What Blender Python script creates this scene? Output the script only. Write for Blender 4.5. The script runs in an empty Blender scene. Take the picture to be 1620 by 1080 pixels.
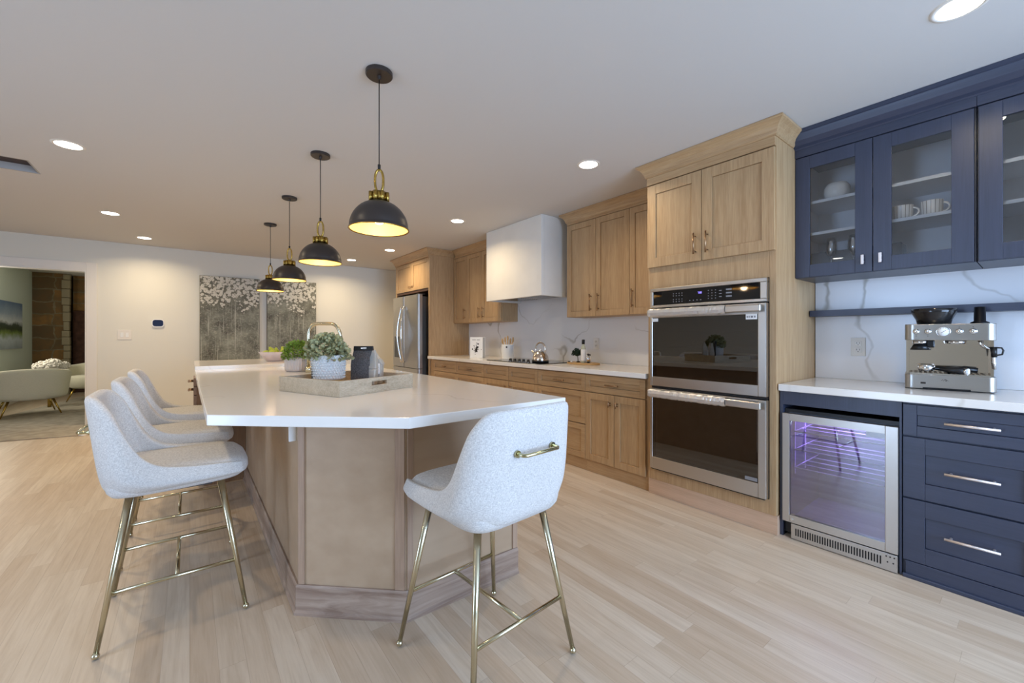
import bpy, bmesh, math, random
from mathutils import Vector, Matrix
random.seed(7)
C = bpy.context.scene.collection
SC = bpy.context.scene
PI = math.pi
CEIL = 2.50
# ------------------------------------------------------------------ camera, world, light, exposure
cam_d = bpy.data.cameras.new('camera'); cam = bpy.data.objects.new('camera', cam_d); C.objects.link(cam)
cam.location = (0, 0, 1.2); cam.rotation_euler = (PI/2, 0, -math.atan2(510, 655))
cam_d.sensor_width = 36; cam_d.lens = 655/1620*36; cam_d.shift_y = -8/1620; cam_d.clip_start = 0.02
SC.camera = cam
w = bpy.data.worlds.new('sky'); SC.world = w; w.use_nodes = True
w.node_tree.nodes['Background'].inputs[0].default_value = (0.62, 0.78, 1.0, 1)
w.node_tree.nodes['Background'].inputs[1].default_value = 1.6
SC.view_settings.view_transform = 'Standard'; SC.view_settings.look = 'None'
SC.view_settings.exposure = 0.0; SC.view_settings.gamma = 1
SC.view_settings.use_curve_mapping = False
SC.cycles.max_bounces = 8; SC.cycles.diffuse_bounces = 5; SC.cycles.caustics_reflective = False; SC.cycles.caustics_refractive = False
SC.cycles.sample_clamp_indirect = 6

def area(name, loc, rot, sx, sy, power, col, spread=PI):
    d = bpy.data.lights.new(name, 'AREA'); d.shape = 'RECTANGLE'; d.size = sx; d.size_y = sy; d.energy = power; d.color = col; d.spread = spread
    o = bpy.data.objects.new(name, d); C.objects.link(o); o.location = loc; o.rotation_euler = rot; return o
DAY = (0.46, 0.66, 1.0)
area('daylight_left', (-3.95, 1.65, 1.15), (0, -PI/2, 0), 2.1, 1.1, 80, DAY)        # patio door in wall_left
area('daylight_back', (1.55, -2.75, 1.35), (PI/2, 0, 0), 2.6, 1.7, 200, DAY)           # window in wall_back
area('living_fill', (-2.45, 9.9, 1.5), (0, -PI/2, 0), 0.9, 1.4, 34, (1.0, 0.95, 0.82))  # added fill light for the living room, in front of a solid wall

# ------------------------------------------------------------------ material helpers
def nm(name):
    m = bpy.data.materials.new(name); m.use_nodes = True
    return m, m.node_tree, m.node_tree.nodes['Principled BSDF']
def N(nt, t, ins=None, **kw):
    n = nt.nodes.new(t)
    for k, v in kw.items(): setattr(n, k, v)
    if ins:
        for k, v in ins.items():
            s = n.inputs[k]
            if isinstance(v, bpy.types.NodeSocket): nt.links.new(v, s)
            else: s.default_value = v
    return n
def srgb(r, g, b):
    f = lambda c: (c/255/12.92) if c/255 <= 0.04045 else ((c/255+0.055)/1.055)**2.4
    return (f(r), f(g), f(b), 1)
def plain(name, col, rough=0.5, metal=0, spec=0.5, noise=0.0, nscale=30, bump=0.0, emit=None, es=0, coat=0, trans=0, ior=1.45, alpha=1):
    m, nt, b = nm(name)
    b.inputs['Base Color'].default_value = col; b.inputs['Roughness'].default_value = rough; b.inputs['Metallic'].default_value = metal
    b.inputs['Specular IOR Level'].default_value = spec; b.inputs['Coat Weight'].default_value = coat
    b.inputs['Transmission Weight'].default_value = trans; b.inputs['IOR'].default_value = ior; b.inputs['Alpha'].default_value = alpha
    tc = N(nt, 'ShaderNodeTexCoord')
    nz = N(nt, 'ShaderNodeTexNoise', {'Vector': tc.outputs['Object'], 'Scale': nscale, 'Detail': 3.0})
    if noise:
        mr = N(nt, 'ShaderNodeMapRange', {'Value': nz.outputs['Fac'], 'From Min': 0.3, 'From Max': 0.7, 'To Min': 1-noise, 'To Max': 1+noise})
        vm = N(nt, 'ShaderNodeVectorMath', {0: col[:3], 'Scale': mr.outputs[0]}, operation='SCALE')
        nt.links.new(vm.outputs[0], b.inputs['Base Color'])
    if bump:
        bp = N(nt, 'ShaderNodeBump', {'Height': nz.outputs['Fac'], 'Strength': bump, 'Distance': 0.002})
        nt.links.new(bp.outputs[0], b.inputs['Normal'])
    if emit: b.inputs['Emission Color'].default_value = emit; b.inputs['Emission Strength'].default_value = es
    return m
def wood(name, c1, c2, axis=2, rough=0.45, scale=9, k=14):
    m, nt, b = nm(name)
    tc = N(nt, 'ShaderNodeTexCoord'); oi = N(nt, 'ShaderNodeObjectInfo')
    s = [k*scale, k*scale, k*scale]; s[axis] = scale*0.6
    off = N(nt, 'ShaderNodeMath', {0: oi.outputs['Random'], 1: 17.0}, operation='MULTIPLY')
    ad = N(nt, 'ShaderNodeVectorMath', {0: tc.outputs['Object'], 1: off.outputs[0]}, operation='ADD')
    mp = N(nt, 'ShaderNodeMapping', {'Vector': ad.outputs[0], 'Scale': [v*0.12 for v in s]})
    wv = N(nt, 'ShaderNodeTexNoise', {'Vector': mp.outputs[0], 'Scale': 1.6, 'Detail': 5.0, 'Roughness': 0.6, 'Distortion': 0.6})
    mp2 = N(nt, 'ShaderNodeMapping', {'Vector': ad.outputs[0], 'Scale': s})
    fn = N(nt, 'ShaderNodeTexNoise', {'Vector': mp2.outputs[0], 'Scale': 1.5, 'Detail': 3.0})
    mx = N(nt, 'ShaderNodeMath', {0: wv.outputs['Fac'], 1: fn.outputs['Fac']}, operation='ADD')
    mr = N(nt, 'ShaderNodeMapRange', {'Value': mx.outputs[0], 'From Min': 0.72, 'From Max': 1.3})
    mc = N(nt, 'ShaderNodeMix', {'Factor': mr.outputs[0], 'A': c1, 'B': c2}, data_type='RGBA')
    nt.links.new(mc.outputs['Result'] if 'Result' in mc.outputs else mc.outputs[2], b.inputs['Base Color'])
    bp = N(nt, 'ShaderNodeBump', {'Height': fn.outputs['Fac'], 'Strength': 0.12, 'Distance': 0.001})
    nt.links.new(bp.outputs[0], b.inputs['Normal'])
    b.inputs['Roughness'].default_value = rough
    return m
def board_wrap(name, c1, c2):
    # grain follows the base board round its corners: (x - y) runs along every face
    m, nt, b = nm(name)
    tc = N(nt, 'ShaderNodeTexCoord'); sp = N(nt, 'ShaderNodeSeparateXYZ', {0: tc.outputs['Object']})
    s_ = N(nt, 'ShaderNodeMath', {0: sp.outputs[0], 1: sp.outputs[1]}, operation='SUBTRACT')
    cv = N(nt, 'ShaderNodeCombineXYZ', {0: s_.outputs[0], 2: sp.outputs[2]})
    mp = N(nt, 'ShaderNodeMapping', {'Vector': cv.outputs[0], 'Scale': (2.2, 1, 26)})
    n1 = N(nt, 'ShaderNodeTexNoise', {'Vector': mp.outputs[0], 'Scale': 1.0, 'Detail': 6.0, 'Roughness': 0.65, 'Distortion': 0.9})
    mr = N(nt, 'ShaderNodeMapRange', {'Value': n1.outputs['Fac'], 'From Min': 0.36, 'From Max': 0.66})
    nt.links.new(mixrgb(nt, mr.outputs[0], c1, c2), b.inputs['Base Color']); b.inputs['Roughness'].default_value = 0.5
    return m
def mixrgb(nt, fac, a, b_):
    n = nt.nodes.new('ShaderNodeMix'); n.data_type = 'RGBA'
    for i, v in ((0, fac), (6, a), (7, b_)):
        if isinstance(v, bpy.types.NodeSocket): nt.links.new(v, n.inputs[i])
        else: n.inputs[i].default_value = v
    return n.outputs[2]
def wood2(*a, **k): return wood(*a, **k)
def quartz(name, base, vein, amt, scale, rough=0.12):
    m, nt, b = nm(name)
    tc = N(nt, 'ShaderNodeTexCoord')
    dz = N(nt, 'ShaderNodeTexNoise', {'Vector': tc.outputs['Object'], 'Scale': scale*1.2, 'Detail': 4.0, 'Roughness': 0.55})
    sc = N(nt, 'ShaderNodeVectorMath', {0: dz.outputs['Color'], 'Scale': 0.45/scale}, operation='SCALE')
    ad = N(nt, 'ShaderNodeVectorMath', {0: tc.outputs['Object'], 1: sc.outputs[0]}, operation='ADD')
    n1 = N(nt, 'ShaderNodeTexNoise', {'Vector': ad.outputs[0], 'Scale': scale, 'Detail': 2.0, 'Roughness': 0.45})
    sb = N(nt, 'ShaderNodeMath', {0: n1.outputs['Fac'], 1: 0.5}, operation='SUBTRACT')
    ab = N(nt, 'ShaderNodeMath', {0: sb.outputs[0]}, operation='ABSOLUTE')
    mr = N(nt, 'ShaderNodeMapRange', {'Value': ab.outputs[0], 'From Min': 0.0, 'From Max': 0.011, 'To Min': 1.0, 'To Max': 0.0}, interpolation_type='SMOOTHSTEP')
    n2 = N(nt, 'ShaderNodeTexNoise', {'Vector': tc.outputs['Object'], 'Scale': scale*0.8, 'Detail': 2.0})
    gm = N(nt, 'ShaderNodeMapRange', {'Value': n2.outputs['Fac'], 'From Min': 0.46, 'From Max': 0.62, 'To Min': 0.0, 'To Max': amt})
    f = N(nt, 'ShaderNodeMath', {0: mr.outputs[0], 1: gm.outputs[0]}, operation='MULTIPLY')
    nt.links.new(mixrgb(nt, f.outputs[0], base, vein), b.inputs['Base Color'])
    b.inputs['Roughness'].default_value = rough; b.inputs['Specular IOR Level'].default_value = 0.5
    return m
def fabric(name, c1, c2, sc=700):
    m, nt, b = nm(name)
    tc = N(nt, 'ShaderNodeTexCoord')
    mpa = N(nt, 'ShaderNodeMapping', {'Vector': tc.outputs['Object'], 'Scale': (sc, sc, sc*0.18)})
    mpb = N(nt, 'ShaderNodeMapping', {'Vector': tc.outputs['Object'], 'Scale': (sc*0.2, sc*0.2, sc)})
    na = N(nt, 'ShaderNodeTexNoise', {'Vector': mpa.outputs[0], 'Scale': 1.0, 'Detail': 2.0})
    nb = N(nt, 'ShaderNodeTexNoise', {'Vector': mpb.outputs[0], 'Scale': 1.0, 'Detail': 2.0})
    mx = N(nt, 'ShaderNodeMath', {0: na.outputs['Fac'], 1: nb.outputs['Fac']}, operation='ADD')
    mr = N(nt, 'ShaderNodeMapRange', {'Value': mx.outputs[0], 'From Min': 0.8, 'From Max': 1.2})
    nt.links.new(mixrgb(nt, mr.outputs[0], c1, c2), b.inputs['Base Color'])
    bp = N(nt, 'ShaderNodeBump', {'Height': mx.outputs[0], 'Strength': 0.3, 'Distance': 0.0006})
    nt.links.new(bp.outputs[0], b.inputs['Normal'])
    b.inputs['Roughness'].default_value = 0.95; b.inputs['Specular IOR Level'].default_value = 0.1
    b.inputs['Sheen Weight'].default_value = 0.15
    return m
def brushed(name, col, rough=0.28, axis=2):
    m, nt, b = nm(name)
    tc = N(nt, 'ShaderNodeTexCoord'); s = [2.0, 2.0, 2.0]
    s = [400.0, 400.0, 400.0]; s[axis] = 3.0
    mp = N(nt, 'ShaderNodeMapping', {'Vector': tc.outputs['Object'], 'Scale': s})
    nz = N(nt, 'ShaderNodeTexNoise', {'Vector': mp.outputs[0], 'Scale': 1.0, 'Detail': 2.0})
    mr = N(nt, 'ShaderNodeMapRange', {'Value': nz.outputs['Fac'], 'To Min': rough-0.05, 'To Max': rough+0.08})
    nt.links.new(mr.outputs[0], b.inputs['Roughness'])
    b.inputs['Base Color'].default_value = col; b.inputs['Metallic'].default_value = 1
    return m
def floor_mat():
    m, nt, b = nm('oak_planks')
    tc = N(nt, 'ShaderNodeTexCoord'); sp = N(nt, 'ShaderNodeSeparateXYZ', {0: tc.outputs['Object']})
    W, L = 0.083, 0.95
    rx = N(nt, 'ShaderNodeMath', {0: sp.outputs[0], 1: W}, operation='DIVIDE')
    row = N(nt, 'ShaderNodeMath', {0: rx.outputs[0]}, operation='FLOOR')
    rf = N(nt, 'ShaderNodeMath', {0: rx.outputs[0]}, operation='FRACT')
    wn = N(nt, 'ShaderNodeTexWhiteNoise', {'W': row.outputs[0]}, noise_dimensions='1D')
    sh = N(nt, 'ShaderNodeMath', {0: wn.outputs['Value'], 1: 7.3}, operation='MULTIPLY')
    ly = N(nt, 'ShaderNodeMath', {0: sp.outputs[1], 1: L}, operation='DIVIDE')
    ly2 = N(nt, 'ShaderNodeMath', {0: ly.outputs[0], 1: sh.outputs[0]}, operation='ADD')
    cl = N(nt, 'ShaderNodeMath', {0: ly2.outputs[0]}, operation='FLOOR'); cf = N(nt, 'ShaderNodeMath', {0: ly2.outputs[0]}, operation='FRACT')
    cv = N(nt, 'ShaderNodeCombineXYZ', {0: row.outputs[0], 1: cl.outputs[0]})
    pw = N(nt, 'ShaderNodeTexWhiteNoise', {'Vector': cv.outputs[0]}, noise_dimensions='2D')
    o2 = N(nt, 'ShaderNodeVectorMath', {0: pw.outputs['Color'], 'Scale': 9.0}, operation='SCALE')
    av = N(nt, 'ShaderNodeVectorMath', {0: tc.outputs['Object'], 1: o2.outputs[0]}, operation='ADD')
    mp = N(nt, 'ShaderNodeMapping', {'Vector': av.outputs[0], 'Scale': (22, 1.7, 1)})
    g = N(nt, 'ShaderNodeTexNoise', {'Vector': mp.outputs[0], 'Scale': 1.0, 'Detail': 6.0, 'Roughness': 0.6, 'Distortion': 0.7})
    mp3 = N(nt, 'ShaderNodeMapping', {'Vector': av.outputs[0], 'Scale': (120, 5, 1)})
    g2 = N(nt, 'ShaderNodeTexNoise', {'Vector': mp3.outputs[0], 'Scale': 1.0, 'Detail': 2.0})
    c = mixrgb(nt, pw.outputs['Value'], srgb(197, 176, 152), srgb(212, 196, 175))
    gm = N(nt, 'ShaderNodeMapRange', {'Value': g.outputs['Fac'], 'From Min': 0.42, 'From Max': 0.68, 'To Min': 0.0, 'To Max': 0.32})
    c = mixrgb(nt, gm.outputs[0], c, srgb(160, 134, 104))
    gm2 = N(nt, 'ShaderNodeMapRange', {'Value': g2.outputs['Fac'], 'From Min': 0.45, 'From Max': 0.75, 'To Min': 0.0, 'To Max': 0.18})
    c = mixrgb(nt, gm2.outputs[0], c, srgb(150, 116, 88))
    # plank seams (thin joints of the boards)
    a1 = N(nt, 'ShaderNodeMath', {0: rf.outputs[0], 1: 0.018}, operation='LESS_THAN')
    a2 = N(nt, 'ShaderNodeMath', {0: cf.outputs[0], 1: 0.0016}, operation='LESS_THAN')
    am = N(nt, 'ShaderNodeMath', {0: a1.outputs[0], 1: a2.outputs[0]}, operation='MAXIMUM')
    am2 = N(nt, 'ShaderNodeMath', {0: am.outputs[0], 1: 0.30}, operation='MULTIPLY')
    c = mixrgb(nt, am2.outputs[0], c, srgb(110, 80, 55))
    nt.links.new(c, b.inputs['Base Color'])
    b.inputs['Roughness'].default_value = 0.42; b.inputs['Specular IOR Level'].default_value = 0.4
    return m
def painting_mat(name, seed, z0, z1):
    """abstract grey panel: a band of pale blossoms over dripping pale lines on mottled grey green"""
    m, nt, b = nm(name)
    tc = N(nt, 'ShaderNodeTexCoord')
    ad = N(nt, 'ShaderNodeVectorMath', {0: tc.outputs['Object'], 1: (seed, seed*0.37, seed*0.11)}, operation='ADD')
    sp = N(nt, 'ShaderNodeSeparateXYZ', {0: tc.outputs['Object']})
    n1 = N(nt, 'ShaderNodeTexNoise', {'Vector': ad.outputs[0], 'Scale': 3.5, 'Detail': 8.0, 'Roughness': 0.7})
    r1 = N(nt, 'ShaderNodeMapRange', {'Value': n1.outputs['Fac'], 'From Min': 0.36, 'From Max': 0.66})
    c = mixrgb(nt, r1.outputs[0], srgb(74, 70, 58), srgb(146, 148, 132))
    ns = N(nt, 'ShaderNodeTexNoise', {'Vector': ad.outputs[0], 'Scale': 45.0, 'Detail': 4.0, 'Roughness': 0.7})
    rs = N(nt, 'ShaderNodeMapRange', {'Value': ns.outputs['Fac'], 'From Min': 0.52, 'From Max': 0.66, 'To Min': 0, 'To Max': 0.55})
    c = mixrgb(nt, rs.outputs[0], c, srgb(176, 174, 158))
    mp = N(nt, 'ShaderNodeMapping', {'Vector': ad.outputs[0], 'Scale': (62, 1, 1.6)})
    n2 = N(nt, 'ShaderNodeTexNoise', {'Vector': mp.outputs[0], 'Scale': 1.0, 'Detail': 2.0})
    r2 = N(nt, 'ShaderNodeMapRange', {'Value': n2.outputs['Fac'], 'From Min': 0.60, 'From Max': 0.70, 'To Min': 0, 'To Max': 0.7})
    c = mixrgb(nt, r2.outputs[0], c, srgb(192, 190, 176))
    # blossoms: thick near the top, thinning downwards with an uneven edge
    n3 = N(nt, 'ShaderNodeTexNoise', {'Vector': ad.outputs[0], 'Scale': 5.0, 'Detail': 3.0})
    zz = N(nt, 'ShaderNodeMath', {0: sp.outputs[2], 1: 1/(z1-z0), 2: -0.66}, operation='MULTIPLY_ADD')
    z2 = N(nt, 'ShaderNodeMath', {0: n3.outputs['Fac'], 1: 0.75, 2: zz.outputs[0]}, operation='MULTIPLY_ADD')
    z3 = N(nt, 'ShaderNodeMath', {0: z2.outputs[0], 1: 0.34}, operation='SUBTRACT')
    rad = N(nt, 'ShaderNodeMapRange', {'Value': z3.outputs[0], 'From Min': -0.10, 'From Max': 0.12, 'To Min': -0.05, 'To Max': 0.60})
    wz = N(nt, 'ShaderNodeTexNoise', {'Vector': ad.outputs[0], 'Scale': 60.0, 'Detail': 2.0})
    wv = N(nt, 'ShaderNodeVectorMath', {0: wz.outputs['Color'], 'Scale': 0.034}, operation='SCALE')
    wa = N(nt, 'ShaderNodeVectorMath', {0: ad.outputs[0], 1: wv.outputs[0]}, operation='ADD')
    vo = N(nt, 'ShaderNodeTexVoronoi', {'Vector': wa.outputs[0], 'Scale': 24.0, 'Randomness': 1.0})
    df = N(nt, 'ShaderNodeMath', {0: vo.outputs['Distance'], 1: rad.outputs[0]}, operation='SUBTRACT')
    fl = N(nt, 'ShaderNodeMapRange', {'Value': df.outputs[0], 'From Min': -0.05, 'From Max': 0.02, 'To Min': 1.0, 'To Max': 0.0})
    ce = N(nt, 'ShaderNodeMapRange', {'Value': vo.outputs['Distance'], 'From Min': 0.10, 'From Max': 0.18})
    pv = mixrgb(nt, ns.outputs['Fac'], srgb(170, 166, 152), srgb(232, 228, 216))
    fc = mixrgb(nt, ce.outputs[0], srgb(124, 116, 98), pv)
    dk = N(nt, 'ShaderNodeMapRange', {'Value': z3.outputs[0], 'From Min': -0.08, 'From Max': 0.10, 'To Min': 0.0, 'To Max': 0.55})
    c = mixrgb(nt, dk.outputs[0], c, srgb(88, 84, 72))
    c = mixrgb(nt, fl.outputs[0], c, fc)
    nt.links.new(c, b.inputs['Base Color'])
    b.inputs['Roughness'].default_value = 0.6
    bp = N(nt, 'ShaderNodeBump', {'Height': fl.outputs[0], 'Strength': 0.4, 'Distance': 0.003}); nt.links.new(bp.outputs[0], b.inputs['Normal'])
    return m
def landscape_mat():
    m, nt, b = nm('landscape_canvas')
    tc = N(nt, 'ShaderNodeTexCoord'); sp = N(nt, 'ShaderNodeSeparateXYZ', {0: tc.outputs['Object']})
    n1 = N(nt, 'ShaderNodeTexNoise', {'Vector': tc.outputs['Object'], 'Scale': 4.0, 'Detail': 6.0, 'Roughness': 0.65})
    z = N(nt, 'ShaderNodeMath', {0: n1.outputs['Fac'], 1: 0.22, 2: -0.11}, operation='MULTIPLY_ADD')
    zz = N(nt, 'ShaderNodeMath', {0: z.outputs[0], 1: sp.outputs[2]}, operation='ADD')
    mr = N(nt, 'ShaderNodeMapRange', {'Value': zz.outputs[0], 'From Min': 0.97, 'From Max': 1.8})
    cr = N(nt, 'ShaderNodeValToRGB', {0: mr.outputs[0]})
    el = cr.color_ramp.elements
    for p, col in [(0.0, srgb(150, 160, 165)), (0.22, srgb(190, 200, 205)), (0.34, srgb(120, 140, 70)), (0.42, srgb(52, 66, 40)), (0.52, srgb(60, 74, 62)), (0.6, srgb(205, 210, 212)), (0.75, srgb(150, 165, 182)), (1.0, srgb(95, 120, 150))]:
        if p == 0: el[0].color = col
        elif p == 1: el[-1].color = col
        else: e = el.new(p); e.color = col
    nt.links.new(cr.outputs[0], b.inputs['Base Color']); b.inputs['Roughness'].default_value = 0.6
    return m
def stone_mat():
    m, nt, b = nm('field_stone')
    tc = N(nt, 'ShaderNodeTexCoord')
    dz = N(nt, 'ShaderNodeTexNoise', {'Vector': tc.outputs['Object'], 'Scale': 3.0, 'Detail': 4.0})
    s2 = N(nt, 'ShaderNodeVectorMath', {0: dz.outputs['Color'], 'Scale': 0.16}, operation='SCALE')
    ad = N(nt, 'ShaderNodeVectorMath', {0: tc.outputs['Object'], 1: s2.outputs[0]}, operation='ADD')
    sp = N(nt, 'ShaderNodeSeparateXYZ', {0: ad.outputs[0]})
    su = N(nt, 'ShaderNodeMath', {0: sp.outputs[0], 1: sp.outputs[1]}, operation='ADD')
    cv = N(nt, 'ShaderNodeCombineXYZ', {0: su.outputs[0], 1: sp.outputs[2]})
    bk = N(nt, 'ShaderNodeTexBrick', {'Vector': cv.outputs[0], 'Color1': srgb(150, 108, 54), 'Color2': srgb(98, 76, 48), 'Mortar': srgb(134, 120, 92), 'Scale': 1.0, 'Mortar Size': 0.014, 'Mortar Smooth': 0.3, 'Bias': -0.1, 'Brick Width': 0.36, 'Row Height': 0.25})
    bk.offset = 0.4; bk.squash = 1.5; bk.squash_frequency = 2
    nz = N(nt, 'ShaderNodeTexNoise', {'Vector': tc.outputs['Object'], 'Scale': 9.0, 'Detail': 5.0})
    r = N(nt, 'ShaderNodeMapRange', {'Value': nz.outputs['Fac'], 'From Min': 0.35, 'From Max': 0.65, 'To Min': 0.0, 'To Max': 0.6})
    nt.links.new(mixrgb(nt, r.outputs[0], bk.outputs['Color'], srgb(96, 82, 54)), b.inputs['Base Color'])
    b.inputs['Roughness'].default_value = 0.85
    bp = N(nt, 'ShaderNodeBump', {'Height': bk.outputs['Fac'], 'Strength': -0.8, 'Distance': 0.02}); nt.links.new(bp.outputs[0], b.inputs['Normal'])
    return m
def striped(name, c1, c2, scale):
    """mug glaze: dark vertical strokes around the body"""
    m, nt, b = nm(name)
    tc = N(nt, 'ShaderNodeTexCoord'); sp = N(nt, 'ShaderNodeSeparateXYZ', {0: tc.outputs['Object']})
    at = N(nt, 'ShaderNodeMath', {0: sp.outputs[1], 1: sp.outputs[0]}, operation='ARCTAN2')
    mu = N(nt, 'ShaderNodeMath', {0: at.outputs[0], 1: scale}, operation='MULTIPLY')
    fr = N(nt, 'ShaderNodeMath', {0: mu.outputs[0]}, operation='FRACT')
    lt = N(nt, 'ShaderNodeMath', {0: fr.outputs[0], 1: 0.16}, operation='LESS_THAN')
    nt.links.new(mixrgb(nt, lt.outputs[0], c1, c2), b.inputs['Base Color']); b.inputs['Roughness'].default_value = 0.25
    return m

M = {}
M['wall'] = plain('wall_paint', srgb(222, 219, 208), 0.85, spec=0.2, bump=0.05, nscale=120)
M['ceiling'] = plain('ceiling_paint', srgb(212, 209, 205), 0.9, spec=0.15, bump=0.04, nscale=90)
M['trim'] = plain('trim_paint', srgb(228, 222, 212), 0.5)
M['sage'] = plain('pale_sage_paint', srgb(206, 214, 200), 0.85)
M['floor'] = floor_mat()
OA, OB = srgb(189, 158, 118), srgb(163, 129, 90)
M['oak_v'] = wood('oak_vertical_grain', OA, OB, 2)
M['oak_h'] = wood('oak_horizontal_grain', OA, OB, 1)
M['isl_x'] = board_wrap('island_base_board_wrapped', srgb(172, 150, 132), srgb(132, 108, 92))
M['oak_x'] = wood('oak_cross_grain', OA, OB, 0)
IA, IB = srgb(182, 156, 128), srgb(170, 143, 115)
M['isl_v'] = wood('island_veneer', IA, IB, 0, k=3, scale=3)
M['isl_h'] = wood('island_base_board', srgb(160, 134, 114), srgb(140, 114, 96), 1)
M['isl_s'] = wood('island_stile', srgb(176, 148, 124), srgb(156, 128, 106), 2)
M['isl_x0'] = wood('island_base_board_cross', srgb(166, 142, 124), srgb(138, 114, 98), 0, k=7)
M['navy'] = wood('navy_stained_oak', srgb(59, 64, 82), srgb(51, 56, 72), 2, rough=0.36)
M['navy_h'] = wood('navy_stained_oak_horizontal', srgb(59, 64, 82), srgb(51, 56, 72), 1, rough=0.36)
M['navy_dark'] = plain('dark_navy_board', srgb(22, 26, 40), 0.5)  # plain dark navy of the storage box
M['counter'] = quartz('white_quartz', srgb(232, 228, 222), srgb(190, 180, 165), 0.5, 1.6, 0.13)
M['splash'] = quartz('veined_quartz', srgb(226, 226, 228), srgb(150, 144, 132), 0.7, 1.5, 0.2)
M['linen'] = fabric('linen_fabric', srgb(186, 182, 178), srgb(222, 219, 214))
M['champ'] = plain('champagne_metal', srgb(206, 198, 170), 0.2, 1)
M['pull'] = plain('brushed_bronze_pull', srgb(160, 130, 100), 0.35, 1)
M['pink'] = plain('satin_nickel_pull', srgb(232, 222, 218), 0.45, 1)
M['brass'] = plain('aged_brass', srgb(176, 146, 74), 0.26, 1, noise=0.15, nscale=60)
M['steel'] = brushed('brushed_steel', srgb(196, 192, 186), 0.3, 1)
M['steel_v'] = brushed('brushed_steel_vertical', srgb(176, 172, 166), 0.3, 2)
M['chrome'] = plain('chrome', srgb(225, 225, 225), 0.07, 1)
M['black'] = plain('black_plastic', srgb(18, 18, 20), 0.35)
M['blackgl'] = plain('black_glass', srgb(10, 10, 13), 0.04, spec=0.8)
M['dark'] = plain('dark_grey_enamel', srgb(50, 42, 38), 0.38, spec=0.5)
M['cream'] = plain('cream_enamel', srgb(236, 204, 128), 0.45)
M['white'] = plain('white_ceramic', srgb(236, 234, 230), 0.25)
M['whitem'] = plain('white_matte', srgb(236, 236, 234), 0.6)
M['plaster'] = plain('hood_plaster', srgb(226, 222, 214), 0.8, noise=0.03, nscale=4)
M['greyint'] = plain('grey_cabinet_interior', srgb(228, 229, 233), 0.6)
M['glass'] = plain('clear_glass', (1, 1, 1, 1), 0.0, trans=1.0, ior=1.45)
def pane(name, tint, refl):
    m, nt, b = nm(name)
    nt.nodes.remove(b)
    out = nt.nodes['Material Output']
    tr = N(nt, 'ShaderNodeBsdfTransparent', {'Color': tint}); gl = N(nt, 'ShaderNodeBsdfGlossy', {'Roughness': 0.01})
    fr = N(nt, 'ShaderNodeFresnel', {'IOR': 1.5}); ml = N(nt, 'ShaderNodeMath', {0: fr.outputs[0], 1: refl}, operation='MULTIPLY')
    mx = N(nt, 'ShaderNodeMixShader', {0: ml.outputs[0], 1: tr.outputs[0], 2: gl.outputs[0]})
    nt.links.new(mx.outputs[0], out.inputs[0]); return m
M['pane'] = pane('cabinet_glass_pane', (0.97, 0.98, 0.99, 1), 1.6)
M['pane_grey'] = pane('tinted_fridge_pane', (0.78, 0.80, 0.84, 1), 6.0)
M['pane_oven'] = pane('smoked_oven_pane', (0.16, 0.14, 0.14, 1), 3.6)
M['leaf'] = plain('boxwood_leaf', srgb(116, 144, 52), 0.5, noise=0.35, nscale=25)
M['leaf2'] = plain('eucalyptus_leaf', srgb(160, 162, 122), 0.6, noise=0.25, nscale=25)
M['leaf3'] = plain('dark_leaf', srgb(24, 48, 32), 0.6)
M['stem'] = plain('stem', srgb(90, 84, 54), 0.7)
M['pear'] = plain('pear_skin', srgb(176, 186, 60), 0.4, noise=0.15, nscale=20)
M['trayw'] = wood('whitewashed_tray', srgb(196, 184, 162), srgb(164, 150, 128), 0)
M['trayin'] = wood('light_tray_floor', srgb(206, 162, 104), srgb(176, 132, 80), 0)
M['boardw'] = wood('bamboo_board', srgb(206, 168, 112), srgb(180, 140, 88), 1)
M['greyclay'] = plain('fluted_clay', srgb(196, 188, 184), 0.7)
M['knit'] = plain('textured_pot_glaze', srgb(206, 208, 206), 0.6, noise=0.12, nscale=180)
M['bag'] = plain('grey_coffee_bag', srgb(176, 172, 162), 0.35)
M['baglab'] = plain('black_mottled_label', srgb(72, 70, 70), 0.5, noise=0.7, nscale=220)
M['rug'] = plain('grey_rug', srgb(168, 158, 142), 0.98, spec=0.05, noise=0.18, nscale=9, bump=0.5)
M['chairf'] = fabric('ivory_velvet', srgb(190, 184, 160), srgb(206, 200, 178))
M['stone'] = stone_mat()
M['mortar'] = plain('rough_mortar', srgb(150, 138, 112), 0.9, bump=0.8, nscale=30)
M['redstone'] = plain('dark_red_stone', srgb(72, 46, 34), 0.85, bump=0.6, nscale=12, noise=0.3)
M['petal'] = plain('hydrangea_petal', srgb(214, 206, 192), 0.8)
M['lens'] = plain('downlight_lens', (1, 1, 1, 1), 0.5, emit=(1.0, 0.93, 0.82, 1), es=14)
M['bulb'] = plain('warm_bulb', (1, 1, 1, 1), 0.5, emit=(1.0, 0.80, 0.46, 1), es=9)
M['led'] = plain('violet_led', (1, 1, 1, 1), 0.5, emit=(0.36, 0.22, 1.0, 1), es=5)
M['disp'] = plain('blue_digits', (0, 0, 0, 1), 0.5, emit=(0.25, 0.2, 1.0, 1), es=3)
M['mark'] = plain('grey_legend_print', srgb(130, 130, 134), 0.5)
M['wrap'] = plain('crinkled_plastic_wrap', srgb(214, 210, 204), 0.28, 0.6, bump=1.0, nscale=70)
M['hatchw'] = wood('dark_stained_wood', srgb(70, 46, 28), srgb(48, 32, 20), 0)
M['liner'] = plain('oven_liner', srgb(26, 20, 19), 0.5)
M['plastic_in'] = plain('fridge_liner', srgb(104, 106, 116), 0.4)
M['wine'] = pane('thin_glass', (0.88, 0.90, 0.92, 1), 5.0)
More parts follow.
